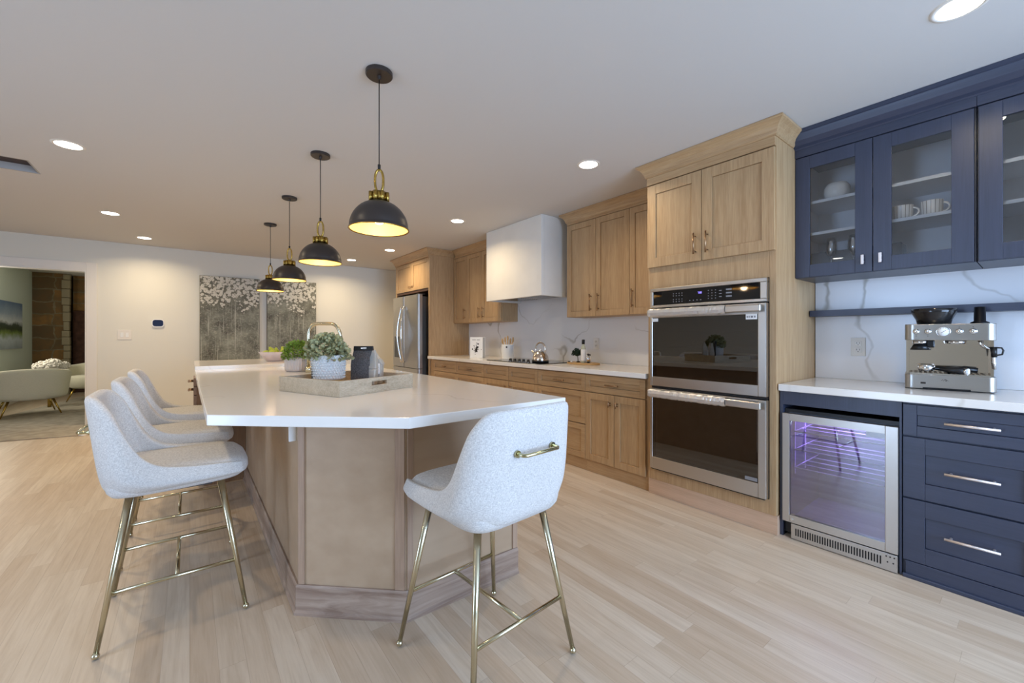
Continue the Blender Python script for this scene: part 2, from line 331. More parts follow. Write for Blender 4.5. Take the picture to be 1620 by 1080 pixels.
M['jade'] = plain('polished_steel', srgb(216, 206, 194), 0.1, 1)

# ------------------------------------------------------------------ mesh builder
class MB:
    def __init__(s): s.bm = bmesh.new(); s.mi = 0; s.T = None
    def _mark(s, faces, smooth):
        for f in faces: f.material_index = s.mi; f.smooth = smooth
    def _xf(s, verts):
        if s.T is not None:
            for v in verts: v.co = s.T @ v.co
    def box(s, x0, x1, y0, y1, z0, z1, bev=0.0, seg=2):
        b = bmesh.new()
        vs = [b.verts.new(p) for p in [(x0,y0,z0),(x1,y0,z0),(x1,y1,z0),(x0,y1,z0),(x0,y0,z1),(x1,y0,z1),(x1,y1,z1),(x0,y1,z1)]]
        for f in [(3,2,1,0),(4,5,6,7),(0,1,5,4),(1,2,6,5),(2,3,7,6),(3,0,4,7)]: b.faces.new([vs[i] for i in f])
        b.normal_update()
        if (x1-x0)*(y1-y0)*(z1-z0) < 0: bmesh.ops.reverse_faces(b, faces=b.faces)
        if bev > 0: bmesh.ops.bevel(b, geom=list(b.edges), offset=bev, segments=seg, profile=0.5, affect='EDGES', clamp_overlap=True)
        s._merge(b, False); return s
    def _merge(s, b, smooth, sm_list=None):
        mp = {}
        nv = []
        for v in b.verts: mp[v] = s.bm.verts.new(v.co); nv.append(mp[v])
        fs = []
        for f in b.faces:
            try: g = s.bm.faces.new([mp[v] for v in f.verts])
            except ValueError: continue
            fs.append(g)
        s._mark(fs, smooth); s._xf(nv); b.free()
    def prism(s, poly, z0, z1, bev=0.0):
        b = bmesh.new()
        lo = [b.verts.new((x, y, z0)) for x, y in poly]; hi = [b.verts.new((x, y, z1)) for x, y in poly]
        n = len(poly)
        b.faces.new(lo[::-1]); b.faces.new(hi)
        for i in range(n): b.faces.new([lo[i], lo[(i+1) % n], hi[(i+1) % n], hi[i]])
        bmesh.ops.recalc_face_normals(b, faces=b.faces)
        if bev > 0: bmesh.ops.bevel(b, geom=list(b.edges), offset=bev, segments=2, profile=0.5, affect='EDGES', clamp_overlap=True)
        s._merge(b, False); return s
    def lathe(s, prof, c=(0, 0, 0), seg=28, axis=2, smooth=True, mod=None):
        b = bmesh.new(); rings = []
        for r, z in prof:
            if r < 1e-6: rings.append([b.verts.new((0, 0, z))])
            else:
                rg = []
                for i in range(seg):
                    a = 2*PI*i/seg; rr = r*(mod(a, z) if mod else 1)
                    rg.append(b.verts.new((rr*math.cos(a), rr*math.sin(a), z)))
                rings.append(rg)
        for a, d in zip(rings, rings[1:]):
            if len(a) == 1 and len(d) == 1: continue
            for i in range(seg):
                j = (i+1) % seg
                if len(a) == 1: b.faces.new([a[0], d[j], d[i]])
                elif len(d) == 1: b.faces.new([a[i], a[j], d[0]])
                else: b.faces.new([a[i], a[j], d[j], d[i]])
        if axis == 0: R = Matrix.Rotation(PI/2, 4, 'Y')
        elif axis == 1: R = Matrix.Rotation(-PI/2, 4, 'X')
        else: R = Matrix.Identity(4)
        R = Matrix.Translation(c) @ R
        for v in b.verts: v.co = R @ v.co
        s._merge(b, smooth); return s
    def cyl(s, p0, p1, r0, r1=None, seg=14, caps=True, smooth=True):
        r1 = r0 if r1 is None else r1
        p0, p1 = Vector(p0), Vector(p1); d = p1-p0; L = d.length
        b = bmesh.new()
        bmesh.ops.create_cone(b, cap_ends=caps, segments=seg, radius1=r0, radius2=r1, depth=L)
        q = Vector((0, 0, 1)).rotation_difference(d.normalized()).to_matrix().to_4x4()
        T = Matrix.Translation((p0+p1)/2) @ q
        for v in b.verts: v.co = T @ v.co
        mp = {}; nv = []; 
        for v in b.verts: mp[v] = s.bm.verts.new(v.co); nv.append(mp[v])
        for f in b.faces:
            g = s.bm.faces.new([mp[v] for v in f.verts]); g.material_index = s.mi; g.smooth = smooth and len(f.verts) == 4
        s._xf(nv); b.free(); return s
    def sphere(s, c, r, sc=(1, 1, 1), u=16, v=10):
        b = bmesh.new(); bmesh.ops.create_uvsphere(b, u_segments=u, v_segments=v, radius=r)
        for q in b.verts: q.co = Vector((q.co.x*sc[0]+c[0], q.co.y*sc[1]+c[1], q.co.z*sc[2]+c[2]))
        s._merge(b, True); return s
    def tube(s, pts, r, seg=10, closed=False, rs=None):
        pts = [Vector(p) for p in pts]; n = len(pts); b = bmesh.new(); rings = []
        t0 = (pts[1]-pts[0]).normalized(); up = Vector((0, 0, 1)) if abs(t0.z) < 0.9 else Vector((1, 0, 0))
        nrm = t0.cross(up).normalized()
        for i in range(n):
            if closed: t = (pts[(i+1) % n]-pts[i-1]).normalized()
            else: t = (pts[min(i+1, n-1)]-pts[max(i-1, 0)]).normalized()
            nrm = (nrm - t*nrm.dot(t)).normalized(); bi = t.cross(nrm)
            rr = rs[i] if rs else r
            rings.append([b.verts.new(pts[i]+nrm*rr*math.cos(2*PI*k/seg)+bi*rr*math.sin(2*PI*k/seg)) for k in range(seg)])
        m = n if closed else n-1
        for i in range(m):
            A, B = rings[i], rings[(i+1) % n]
            for k in range(seg): b.faces.new([A[k], A[(k+1) % seg], B[(k+1) % seg], B[k]])
        if not closed: b.faces.new(rings[0][::-1]); b.faces.new(rings[-1])
        s._merge(b, True); return s
    def quad(s, a, b_, c, d):
        f = s.bm.faces.new([s.bm.verts.new(p) for p in (a, b_, c, d)]); f.material_index = s.mi; return s
    def sweep(s, path, prof, side=1):
        """sweep profile (out, z) along a plan polyline with mitred corners"""
        P = [Vector((p[0], p[1])) for p in path]; n = len(P); b = bmesh.new(); rows = []
        def nor(a, c): d = (c-a).normalized(); return Vector((d.y, -d.x))*side
        for i in range(n):
            if i == 0: m = nor(P[0], P[1])
            elif i == n-1: m = nor(P[-2], P[-1])
            else:
                n1, n2 = nor(P[i-1], P[i]), nor(P[i], P[i+1]); m = (n1+n2); m = m/(1+n1.dot(n2))
            rows.append([b.verts.new((P[i].x+m.x*o, P[i].y+m.y*o, z)) for o, z in prof])
        k = len(prof)
        for i in range(n-1):
            for j in range(k): b.faces.new([rows[i][j], rows[i][(j+1) % k], rows[i+1][(j+1) % k], rows[i+1][j]])
        b.faces.new(rows[0][::-1]); b.faces.new(rows[-1])
        bmesh.ops.recalc_face_normals(b, faces=b.faces)
        s._merge(b, False); return s
OFF = {}
def link(name, mb, mats, parent=None, recalc=False):
    me = bpy.data.meshes.new(name)
    if recalc: bmesh.ops.recalc_face_normals(mb.bm, faces=mb.bm.faces)
    off = OFF.get(parent.name, Vector((0, 0, 0))) if parent else Vector((0, 0, 0))
    if off.length: bmesh.ops.translate(mb.bm, verts=mb.bm.verts, vec=-off)
    mb.bm.to_mesh(me); mb.bm.free()
    for m in (mats if isinstance(mats, (list, tuple)) else [mats]): me.materials.append(M[m] if isinstance(m, str) else m)
    o = bpy.data.objects.new(name, me); C.objects.link(o)
    if parent: o.parent = parent; OFF[o.name] = off
    return o
def recenter(o):
    """put a top-level mesh's origin at its base centre"""
    me = o.data; vs = [v.co for v in me.vertices]
    c = Vector(((min(v.x for v in vs)+max(v.x for v in vs))/2, (min(v.y for v in vs)+max(v.y for v in vs))/2, min(v.z for v in vs)))
    me.transform(Matrix.Translation(-c)); o.location = c; return o
def tag(o, label, cat, group=None, kind=None):
    o['label'] = label; o['category'] = cat
    if group: o['group'] = group
    if kind: o['kind'] = kind
    return o
def thing(name, label, cat, loc=(0, 0, 0), group=None, world=True):
    o = bpy.data.objects.new(name, None); C.objects.link(o); o.location = loc; o.empty_display_size = 0.05
    if world: OFF[o.name] = Vector(loc)
    return tag(o, label, cat, group)
def struct(name, mb, mat):
    o = link(name, mb, mat); o['kind'] = 'structure'; return o
def dup(root, loc, rot=None, label=None):
    r = root.copy(); C.objects.link(r); r.location = loc
    if rot is not None: r.rotation_euler = (0, 0, rot)
    if label: r['label'] = label
    for ch in list(root.children):
        c = ch.copy(); C.objects.link(c); c.parent = r
        for g in ch.children:
            d = g.copy(); C.objects.link(d); d.parent = c
    return r

# ------------------------------------------------------------------ room shell
WX = 3.48      # range wall face
FY = 7.90      # far wall face
struct('floor', MB().box(-4.2, 3.7, -3.0, 13.2, -0.06, 0), 'floor')
struct('wall_right', MB().box(WX, WX+0.12, -3.0, FY+0.12, 0, CEIL), 'wall')
HX0, HX1, HY0, HY1 = -1.90, -0.94, 4.61, 4.935        # ceiling hatch opening
mb = MB()
mb.box(-4.2, 3.7, -3.0, HY0, CEIL, CEIL+0.08); mb.box(-4.2, 3.7, HY1, 13.2, CEIL, CEIL+0.08)
mb.box(-4.2, HX0, HY0, HY1, CEIL, CEIL+0.08); mb.box(HX1, 3.7, HY0, HY1, CEIL, CEIL+0.08)
struct('ceiling', mb, 'ceiling')
OX = -1.095                                             # right jamb of the wide opening
mb = MB().box(OX, WX, FY, FY+0.13, 0, CEIL); mb.box(-4.2, OX, FY, FY+0.13, 2.085, CEIL); mb.box(-4.2, -3.4, FY, FY+0.13, 0, 2.085)
struct('wall_far', mb, 'wall')
mb = MB().box(OX, OX+0.105, FY-0.014, FY, 0, 2.19, 0.003); mb.box(-3.5, OX, FY-0.014, FY, 2.085, 2.19, 0.003)
mb.box(OX-0.012, OX, FY-0.014, FY+0.144, 0, 2.085); mb.box(-3.4, OX-0.012, FY-0.014, FY+0.144, 2.07, 2.085)
struct('trim_1', mb, 'trim')
mb = MB().box(OX+0.105, 2.75, FY-0.012, FY, 0, 0.11, 0.002); struct('baseboard_far', mb, 'trim')
# left wall with patio door opening, back wall with window
mb = MB().box(-4.2, -4.08, -3.0, 1.05, 0, CEIL); mb.box(-4.2, -4.08, 2.25, FY, 0, CEIL); mb.box(-4.2, -4.08, 1.05, 2.25, 2.22, CEIL)
struct('wall_left', mb, 'wall')
mb = MB()
for y in (1.05, 2.19): mb.box(-4.16, -4.10, y, y+0.06, 0.0, 2.22)
mb.box(-4.16, -4.10, 1.05, 2.25, 2.16, 2.22); mb.box(-4.16, -4.10, 1.05, 2.25, 0, 0.05)
struct('door_1', mb, 'trim')
mb = MB().box(-4.2, 0.2, -3.12, -3.0, 0, CEIL); mb.box(2.9, 3.7, -3.12, -3.0, 0, CEIL); mb.box(0.2, 2.9, -3.12, -3.0, 0, 0.5); mb.box(0.2, 2.9, -3.12, -3.0, 2.2, CEIL)
struct('wall_back', mb, 'wall')
mb = MB()
for x in (0.2, 1.52, 2.84): mb.box(x, x+0.06, -3.09, -3.03, 0.5, 2.2)
mb.box(0.2, 2.9, -3.09, -3.03, 0.5, 0.56); mb.box(0.2, 2.9, -3.09, -3.03, 2.14, 2.2)
struct('window_1', mb, 'trim')
# ceiling hatch: a short lined shaft with a dark wooden lid
t = thing('ceiling_hatch', 'dark wooden panel set in a white-edged recess in the ceiling at far left', 'hatch', ((HX0+HX1)/2, (HY0+HY1)/2, CEIL))
mb = MB().box(HX0, HX1, HY1-0.012, HY1, CEIL-0.004, CEIL+0.050, 0.001); mb.box(HX0, HX1, HY0, HY0+0.012, CEIL, CEIL+0.050)
mb.box(HX1-0.012, HX1, HY0+0.012, HY1-0.012, CEIL, CEIL+0.050); mb.box(HX0, HX0+0.012, HY0+0.012, HY1-0.012, CEIL, CEIL+0.050)
link('hatch_frame', mb, plain('grey_hatch_lining', srgb(170, 164, 158), 0.6), t)
link('hatch_panel', MB().box(HX0, HX1, HY0, HY1, CEIL+0.050, CEIL+0.0799), 'hatchw', t)

# living room beyond the opening
struct('wall_living_left', MB().box(-2.62, -2.5, FY+0.9, 13.2, 0, CEIL), 'sage')
struct('wall_living_far', MB().box(-4.2, 3.7, 13.2, 13.3, 0, CEIL), 'sage')
struct('wall_living_right', MB().box(0.6, 0.72, FY+0.13, 13.2, 0, CEIL), 'sage')
struct('baseboard_living', MB().box(-2.5, -2.485, FY+0.9, 12.5, 0, 0.13, 0.002), 'trim')
mb = MB().box(-2.50, -2.02, 12.5, 13.2, 0.0, CEIL-0.001)
t = thing('stone_chimney', 'brown field stone chimney breast seen through the wide opening', 'fireplace', (-1.7, 12.9, 0))
link('stone_face', mb, 'stone', t)
mb = MB()
random.seed(3)
z = 0.0
while z < CEIL-0.1:
    hh = random.uniform(0.09, 0.2); hh = min(hh, CEIL-0.005-z); mb.box(-2.06-random.uniform(0, .03), -1.98+random.uniform(0, .02), 12.46-random.uniform(0, 0.02), 12.58, z, z+hh-0.006, 0.012); z += hh
link('corner_stones', mb, 'mortar', t)
mb = MB().box(-1.97, 0.6, 12.78, 13.2, 0, CEIL-0.001)
link('recessed_stone', mb, 'stone', t)
mb = MB().prism([(-1.97, 12.70), (-1.60, 12.70), (-1.60, 12.78), (-1.97, 12.78)], 0, 1.75, 0.02)
link('dark_pillar', mb, 'redstone', t)
mb = MB().box(-2.4995, -2.465, 10.5, 11.72, 0.975, 1.81, 0.004)
tag(recenter(link('landscape_painting', mb, plain('canvas_edge', srgb(210, 208, 200), 0.8))), 'blue and green landscape canvas hanging on the pale wall beyond the opening', 'painting')
p = bpy.data.objects['landscape_painting']
mb = MB().box(-2.465, -2.4635, 10.505, 11.715, 0.98, 1.805)
OFF[p.name] = Vector(p.location); cvs = link('canvas', mb, landscape_mat(), p)
cvs.data.transform(Matrix.Translation(p.location)); cvs.location = -Vector(p.location)

# rug with tassels
t = thing('area_rug', 'pale grey low pile rug with a tasselled corner at the opening', 'rug', (-1.9, 8.6, 0))
ang = math.atan2(7.154-7.289, -1.091+1.701)
ca, sa = math.cos(ang), math.sin(ang)
def rp(u, v): return (-1.06+u*ca-v*sa, 7.148+u*sa+v*ca)
link('rug_pile', MB().prism([rp(0, 0), rp(0, 4.6), rp(-1.6, 4.6), rp(-1.6, 0)], 0.0, 0.012, 0.003), 'rug', t)
mb = MB()
for i in range(7):
    q = rp(0.0+0.004*i, 0.01+0.035*i); e = rp(0.06+random.uniform(0, .03), -0.02+0.035*i)
    mb.cyl((q[0], q[1], 0.008), (e[0], e[1], 0.006), 0.006, 0.010, 6)
link('tassel', mb, 'whitem', t)

# ------------------------------------------------------------------ cabinet parts (all face -X)
def shaker(mb, X, y0, y1, z0, z1, fr=0.058, th=0.02, rec=0.009, opening=False):
    b = 0.0015
    mb.box(X-th, X, y0, y0+fr, z0, z1, b); mb.box(X-th, X, y1-fr, y1, z0, z1, b)
    mb.box(X-th, X, y0+fr, y1-fr, z0, z0+fr, b); mb.box(X-th, X, y0+fr, y1-fr, z1-fr, z1, b)
    if not opening: mb.box(X-th+rec, X-0.002, y0+fr+0.002, y1-fr-0.002, z0+fr+0.002, z1-fr-0.002)
    return mb
def pull(X, y, z, L, vertical, mat, parent, r=0.0055, stand=0.03, flat=False):
    mb = MB(); h = L/2
    if vertical:
        if flat: mb.box(X-stand-0.006, X-stand, y-0.007, y+0.007, z-h, z+h, 0.002)
        else: mb.cyl((X-stand, y, z-h), (X-stand, y, z+h), r)
        for s in (-1, 1): mb.cyl((X-stand, y, z+s*(h-0.02 if L > .08 else h*.4)), (X, y, z+s*(h-0.02 if L > .08 else h*.4)), r*0.8)
    else:
        mb.cyl((X-stand, y-h, z), (X-stand, y+h, z), r)
        for s in (-1, 1): mb.cyl((X-stand, y+s*(h-0.02), z), (X, y+s*(h-0.02), z), r*0.8)
    return link('handle', mb, mat, parent)
def door(X, y0, y1, z0, z1, mat, parent, hy=None, hz=None, hl=0.13, hm='pull', name='door', fr=0.058, **k):
    d = link(name, shaker(MB(), X, y0, y1, z0, z1, fr), mat, parent)
    if hy is not None: pull(X-0.02, hy, hz, hl, True, hm, d, **k)
    return d
def drawer(X, y0, y1, z0, z1, mat, parent, L=0.13, hm='pull', fr=0.05, handle=True, hz=None, **k):
    d = link('drawer', shaker(MB(), X, y0, y1, z0, z1, fr), mat, parent)
    if handle: pull(X-0.02, (y0+y1)/2, (z0+z1)/2 if hz is None else hz, L, False, hm, d, **k)
    return d
CROWN = [(0.0, 2.405), (0.006, 2.405), (0.012, 2.412), (0.016, 2.43), (0.026, 2.452), (0.042, 2.470), (0.058, 2.481), (0.062, 2.484), (0.062, 2.498), (0.0, 2.498)]
BX = 2.81      # carcass front plane of the oak run; fronts reach 2.79

# base cabinets on the range wall
def base_body(y0, y1, parent, mat='oak_v'):
    mb = MB().box(BX, WX-0.001, y0+0.0005, y1-0.0005, 0.10, 0.872)
    link('body', mb, mat, parent)
    link('toe_board', MB().box(BX+0.005, BX+0.02, y0+0.0005, y1-0.0005, 0.0, 0.10), 'oak_h', parent)
g = 0.0022
t = thing('base_cabinet', 'oak base cabinet with one drawer over two doors beside the oven tower', 'cabinet', (3.1, 2.19, 0), 'oak base cabinets below the cooktop counter')
base_body(1.882, 2.518, t)
drawer(BX, 1.90, 2.518-g, 0.713, 0.862, 'oak_h', t)
door(BX, 1.90, 2.20-g, 0.108, 0.705, 'oak_v', t, 2.165, 0.63, 0.05)
door(BX, 2.20+g, 2.518-g, 0.108, 0.705, 'oak_v', t, 2.24, 0.63, 0.05)
t = thing('base_cabinet', 'oak base cabinet of three stacked drawers, second from the oven tower', 'cabinet', (3.1, 2.84, 0), 'oak base cabinets below the cooktop counter')
base_body(2.518, 3.157, t)
for a, b_ in ((0.713, 0.862), (0.418, 0.705), (0.108, 0.410)): drawer(BX, 2.518+g, 3.157-g, a, b_, 'oak_h', t)
t = thing('base_cabinet', 'oak base cabinet under the cooktop with two plain top panels without handles', 'cabinet', (3.1, 3.65, 0), 'oak base cabinets below the cooktop counter')
base_body(3.157, 4.135, t)
for a, b_ in ((3.157, 3.646), (3.646, 4.135)):
    drawer(BX, a+g, b_-g, 0.713, 0.862, 'oak_h', t, handle=False)
    door(BX, a+g, b_-g, 0.108, 0.705, 'oak_v', t, b_-0.05 if a < 3.5 else a+0.05, 0.6)
for a, b_, l in ((4.135, 4.788, 'oak base cabinet left of the cooktop, second from the tall fridge panel'), (4.788, 5.444, 'oak base cabinet with a drawer against the tall fridge panel')):
    t = thing('base_cabinet', l, 'cabinet', (3.1, (a+b_)/2, 0), 'oak base cabinets below the cooktop counter')
    base_body(a, b_ if b_ < 5 else 5.558, t)
    drawer(BX, a+g, b_-g, 0.713, 0.862, 'oak_h', t)
    for q0, q1 in ((0.418, 0.705), (0.108, 0.410)): drawer(BX, a+g, b_-g, q0, q1, 'oak_h', t)
tag(recenter(link('countertop', MB().box(2.755, WX-0.001, 1.875, 5.556, 0.874, 0.914, 0.003), 'counter')), 'long white quartz countertop holding the cooktop along the range wall', 'countertop')
tag(recenter(link('backsplash', MB().box(WX-0.012, WX-0.0005, 1.875, 5.558, 0.915, 1.72), 'splash')), 'white veined quartz backsplash behind the cooktop', 'backsplash')
tag(recenter(link('backsplash', MB().box(WX-0.012, WX-0.0005, -1.6, 0.985, 0.915, 1.574), 'splash')), 'white veined quartz backsplash behind the espresso machine', 'backsplash')

# oven tower
t = thing('oven_tower_cabinet', 'tall oak cabinet framing the double wall oven, crown moulding on top', 'cabinet', (3.13, 1.43, 0))
mb = MB()
mb.box(2.79, WX-0.001, 0.99, 1.028, 0.116, 2.498, 0.001); mb.box(2.79, WX-0.001, 1.832, 1.872, 0.116, 2.498, 0.001)
mb.box(2.79, WX-0.001, 1.028, 1.832, 0.116, 0.205); mb.box(2.81, WX-0.001, 1.028, 1.832, 1.70, 2.498)
mb.box(2.79, 2.81, 1.028, 1.832, 1.562, 1.722); mb.box(2.79, 2.81, 1.028, 1.832, 2.345, 2.498)
mb.box(WX-0.02, WX-0.001, 1.028, 1.832, 0.205, 1.70)
link('body', mb, 'oak_v', t)
link('toe_board', MB().box(2.795, WX-0.001, 0.985, 1.872, 0, 0.114, 0.001), wood('pinkish_toe_board', srgb(204, 172, 144), srgb(188, 156, 128), 1), t)
door(2.79, 1.443+g, 1.868, 1.722, 2.343, 'oak_v', t, 1.485, 1.84, 0.145, fr=0.07)
door(2.79, 0.994, 1.443-g, 1.722, 2.343, 'oak_v', t, 1.40, 1.84, 0.145, fr=0.07)
link('crown_moulding', MB().sweep([(3.20, 1.872), (2.77, 1.872), (2.77, 0.99), (3.05, 0.99)], CROWN, 1), 'oak_h', t)
# crown frieze board
link('frieze', MB().box(2.768, 2.789, 0.99, 1.872, 2.35, 2.405, 0.001), 'oak_h', t)

# double oven
t = thing('double_wall_oven', 'stainless steel double wall oven with black glass doors', 'oven', (3.1, 1.43, 0.205))
OY0, OY1 = 1.030, 1.830
mb = MB().box(2.80, 3.40, OY0+0.002, OY0+0.03, 0.21, 1.555); mb.box(2.80, 3.40, OY1-0.03, OY1-0.002, 0.21, 1.555)
mb.box(2.80, 3.40, OY0+0.03, OY1-0.03, 0.21, 0.27); mb.box(2.80, 3.40, OY0+0.03, OY1-0.03, 0.79, 0.87); mb.box(2.80, 3.40, OY0+0.03, OY1-0.03, 1.36, 1.555); mb.box(3.38, 3.40, OY0+0.03, OY1-0.03, 0.27, 1.36)
mb.box(2.765, 2.80, OY0+0.004, OY1-0.004, 0.815, 0.83)
link('oven_body', mb, 'liner', t)
mb = MB()
for z in (0.40, 0.52, 0.64, 1.0, 1.12, 1.24):
    for k in range(12): mb.cyl((2.84+k*0.045, OY0+0.035, z), (2.84+k*0.045, OY1-0.035, z), 0.003, seg=6)
link('oven_rack', mb, 'steel', t)
mb = MB()          # control panel frame
mb.box(2.752, 2.80, OY0, OY1, 1.533, 1.558, 0.003); mb.box(2.752, 2.80, OY0, OY1, 1.412, 1.432, 0.003)
mb.box(2.752, 2.80, OY0, OY0+0.035, 1.432, 1.533, 0.002); mb.box(2.752, 2.80, OY1-0.022, OY1, 1.432, 1.533, 0.002)
cp = link('control_panel', mb, 'steel', t)
link('display_glass', MB().box(2.757, 2.79, OY0+0.035, OY1-0.022, 1.432, 1.533), 'blackgl', cp)
mb = MB()
for i in range(4):
    for j in range(4): mb.box(2.7562, 2.7572, 1.64-i*0.022, 1.646-i*0.022, 1.447+j*0.016+(0.01 if j > 1 else 0), 1.453+j*0.016+(0.01 if j > 1 else 0))
link('function_keys', mb, 'mark', cp); mb = MB()
for i in range(3):
    for j in range(4): mb.box(2.7562, 2.7572, 1.385-i*0.024, 1.391-i*0.024, 1.453+j*0.018, 1.458+j*0.018)
link('number_keys', mb, 'mark', cp); mb = MB()
for i in range(4): mb.box(2.7562, 2.7572, 1.515-i*0.026, 1.523-i*0.026, 1.449, 1.454)
link('option_keys', mb, 'mark', cp); mb = MB()
for j in range(3): mb.box(2.7562, 2.7572, 1.30, 1.316, 1.46+j*0.02, 1.465+j*0.02)
link('timer_keys', mb, 'mark', cp); mb = MB()
for j in range(3): mb.box(2.7562, 2.7572, 1.235, 1.272, 1.457+j*0.022, 1.467+j*0.022)
link('start_keys', mb, 'mark', cp)
mb = MB()          # 7-segment style clock digits, blue
def seg7(mb, X, y, z, w_, h_, on):
    tt = 0.0016
    S = {'a': (y-w_, y, z+h_-tt, z+h_), 'd': (y-w_, y, z, z+tt), 'g': (y-w_, y, z+h_/2-tt/2, z+h_/2+tt/2), 'f': (y-tt, y, z+h_/2, z+h_), 'e': (y-tt, y, z, z+h_/2), 'b': (y-w_, y-w_+tt, z+h_/2, z+h_), 'c': (y-w_, y-w_+tt, z, z+h_/2)}
    for c in on: a = S[c]; mb.box(X, X+0.0008, a[0], a[1], a[2], a[3])
seg7(mb, 2.7563, 1.462, 1.494, 0.007, 0.013, 'abc'); seg7(mb, 2.7563, 1.452, 1.494, 0.007, 0.013, 'abgcd'); seg7(mb, 2.7563, 1.442, 1.494, 0.007, 0.013, 'abgcdef')
link('clock_digits', mb, 'disp', cp)
for z0, z1, gz0, gz1 in ((0.832, 1.405, 0.900, 1.338), (0.213, 0.812, 0.300, 0.760)):
    mb = MB(); X0 = 2.745
    mb.box(X0, 2.785, OY0, OY0+0.045, z0, z1, 0.003); mb.box(X0, 2.785, OY1-0.022, OY1, z0, z1, 0.003)
    mb.box(X0, 2.785, OY0+0.045, OY1-0.022, z0, gz0, 0.002); mb.box(X0, 2.785, OY0+0.045, OY1-0.022, gz1, z1, 0.002)
    d = link('oven_door', mb, 'steel', t)
    link('oven_glass', MB().box(X0+0.006, 2.775, OY0+0.045, OY1-0.022, gz0, gz1), 'pane_oven', d)
    mb = MB(); hz = z1-0.03
    mb.box(X0-0.052, X0-0.034, OY0+0.012, OY1-0.008, hz-0.024, hz+0.020, 0.007, 3)
    for yy in (OY0+0.03, OY1-0.045): mb.box(X0-0.04, X0+0.001, yy, yy+0.022, hz-0.014, hz+0.014, 0.003)
    hd = link('handle', mb, 'steel', d)
    mb = MB(); random.seed(11)
    n = 46; L0, L1 = OY0+0.22, OY1-0.02
    rows = []
    for i in range(n+1):
        y = L0+(L1-L0)*i/n; row = []
        for k in range(8):
            a = 2*PI*k/8; rr = 1.12+random.uniform(-0.05, 0.10)
            row.append(mb.bm.verts.new((X0-0.043+0.0125*rr*math.cos(a)*1.1, y+random.uniform(-.003, .003), hz-0.002+0.025*rr*math.sin(a))))
        rows.append(row)
    for a, b_ in zip(rows, rows[1:]):
        for k in range(8): mb.bm.faces.new([a[k], a[(k+1) % 8], b_[(k+1) % 8], b_[k]])
    link('plastic_wrap', mb, 'wrap', hd, recalc=True)
    if z0 > 0.5:
        link('sticker', MB().box(X0-0.001, X0+0.0015, OY1-0.07, OY1-0.022, gz1-0.028, gz1-0.004), 'whitem', d)
        mb = MB().box(X0-0.001, X0+0.0015, OY0+0.05, OY0+0.115, gz1-0.032, gz1+0.001)
        mb.mi = 1
        for i, (a, b_) in enumerate(((0.058, 0.066), (0.072, 0.086), (0.092, 0.098), (0.103, 0.109))): mb.box(X0-0.0016, X0-0.001, OY0+a, OY0+b_, gz1-0.022, gz1-0.010)
        link('sticker', mb, ['whitem', 'mark'], d)
    else:
        link('sticker', MB().box(X0-0.0008, X0+0.008, OY0+0.05, OY0+0.12, gz0+0.008, gz0+0.028), 'mark', d)
link('vent_trim', MB().box(2.75, 2.80, OY0+0.01, OY1-0.01, 0.206, 0.2125), 'black', t)

# ------------------------------------------------------------------ wall cabinets on the range wall
UX = 3.21
def upper_body(y0, y1, parent, z0=1.402, X=UX, mat='oak_v'):
    mb = MB().box(X, WX-0.001, y0, y1, z0, 2.405); link('body', mb, mat, parent)
t = thing('wall_cabinet', 'three door oak wall cabinet between the range hood and the oven tower', 'cabinet', (3.34, 2.6, 1.4))
upper_body(1.874, 3.141, t)
door(UX, 2.742+g, 3.139, 1.404, 2.378, 'oak_v', t, 2.80, 1.54, 0.17)
door(UX, 2.342+g, 2.742-g, 1.404, 2.378, 'oak_v', t, 2.70, 1.54, 0.17)
door(UX, 1.88, 2.342-g, 1.404, 2.378, 'oak_v', t, 2.30, 1.55, 0.17)
link('crown_moulding', MB().sweep([(WX-0.014, 3.141), (UX-0.018, 3.141), (UX-0.018, 1.94)], CROWN, 1), 'oak_h', t)
link('frieze', MB().box(UX-0.02, UX-0.001, 1.875, 3.141, 2.382, 2.405), 'oak_h', t)
t = thing('wall_cabinet', 'oak wall cabinet between the fridge panel and the white hood', 'cabinet', (3.34, 4.94, 1.4))
upper_body(4.33, 5.556, t, 1.398)
door(UX, 5.165+g, 5.545, 1.402, 2.378, 'oak_v', t, 5.22, 1.53, 0.15)
door(UX, 4.785+g, 5.165-g, 1.402, 2.378, 'oak_v', t, 4.835, 1.53, 0.15)
door(UX, 4.34, 4.785-g, 1.402, 2.378, 'oak_v', t, 4.735, 1.53, 0.15)
link('crown_moulding', MB().sweep([(UX-0.018, 5.50), (UX-0.018, 4.33)], CROWN, 1), 'oak_h', t)
link('frieze', MB().box(UX-0.02, UX-0.001, 4.33, 5.556, 2.382, 2.405), 'oak_h', t)

# hood
t = thing('range_hood', 'square white plastered range hood rising to the ceiling', 'hood', (3.2, 3.78, 1.64))
HX, h0, h1, hz = 2.94, 3.27, 4.30, 1.638
mb = MB().box(HX, HX+0.04, h0, h1, hz, 2.499, 0.003); mb.box(HX+0.04, WX-0.013, h0, h0+0.04, hz, 2.499); mb.box(HX+0.04, WX-0.013, h1-0.04, h1, hz, 2.499)
mb.box(HX+0.04, WX-0.013, h0+0.04, h1-0.04, hz+0.06, hz+0.08)
link('hood_shell', mb, 'plaster', t)
mb = MB().box(HX+0.07, WX-0.05, h0+0.07, h1-0.07, hz+0.02, hz+0.06, 0.003); ins = link('hood_insert', mb, 'steel', t)
mb = MB()
for k in range(2):
    for i in range(10): mb.box(HX+0.1+i*0.034, HX+0.12+i*0.034, h0+0.11+k*0.42, h0+0.46+k*0.42, hz+0.012, hz+0.02)
link('baffle_filter', mb, 'chrome', ins)

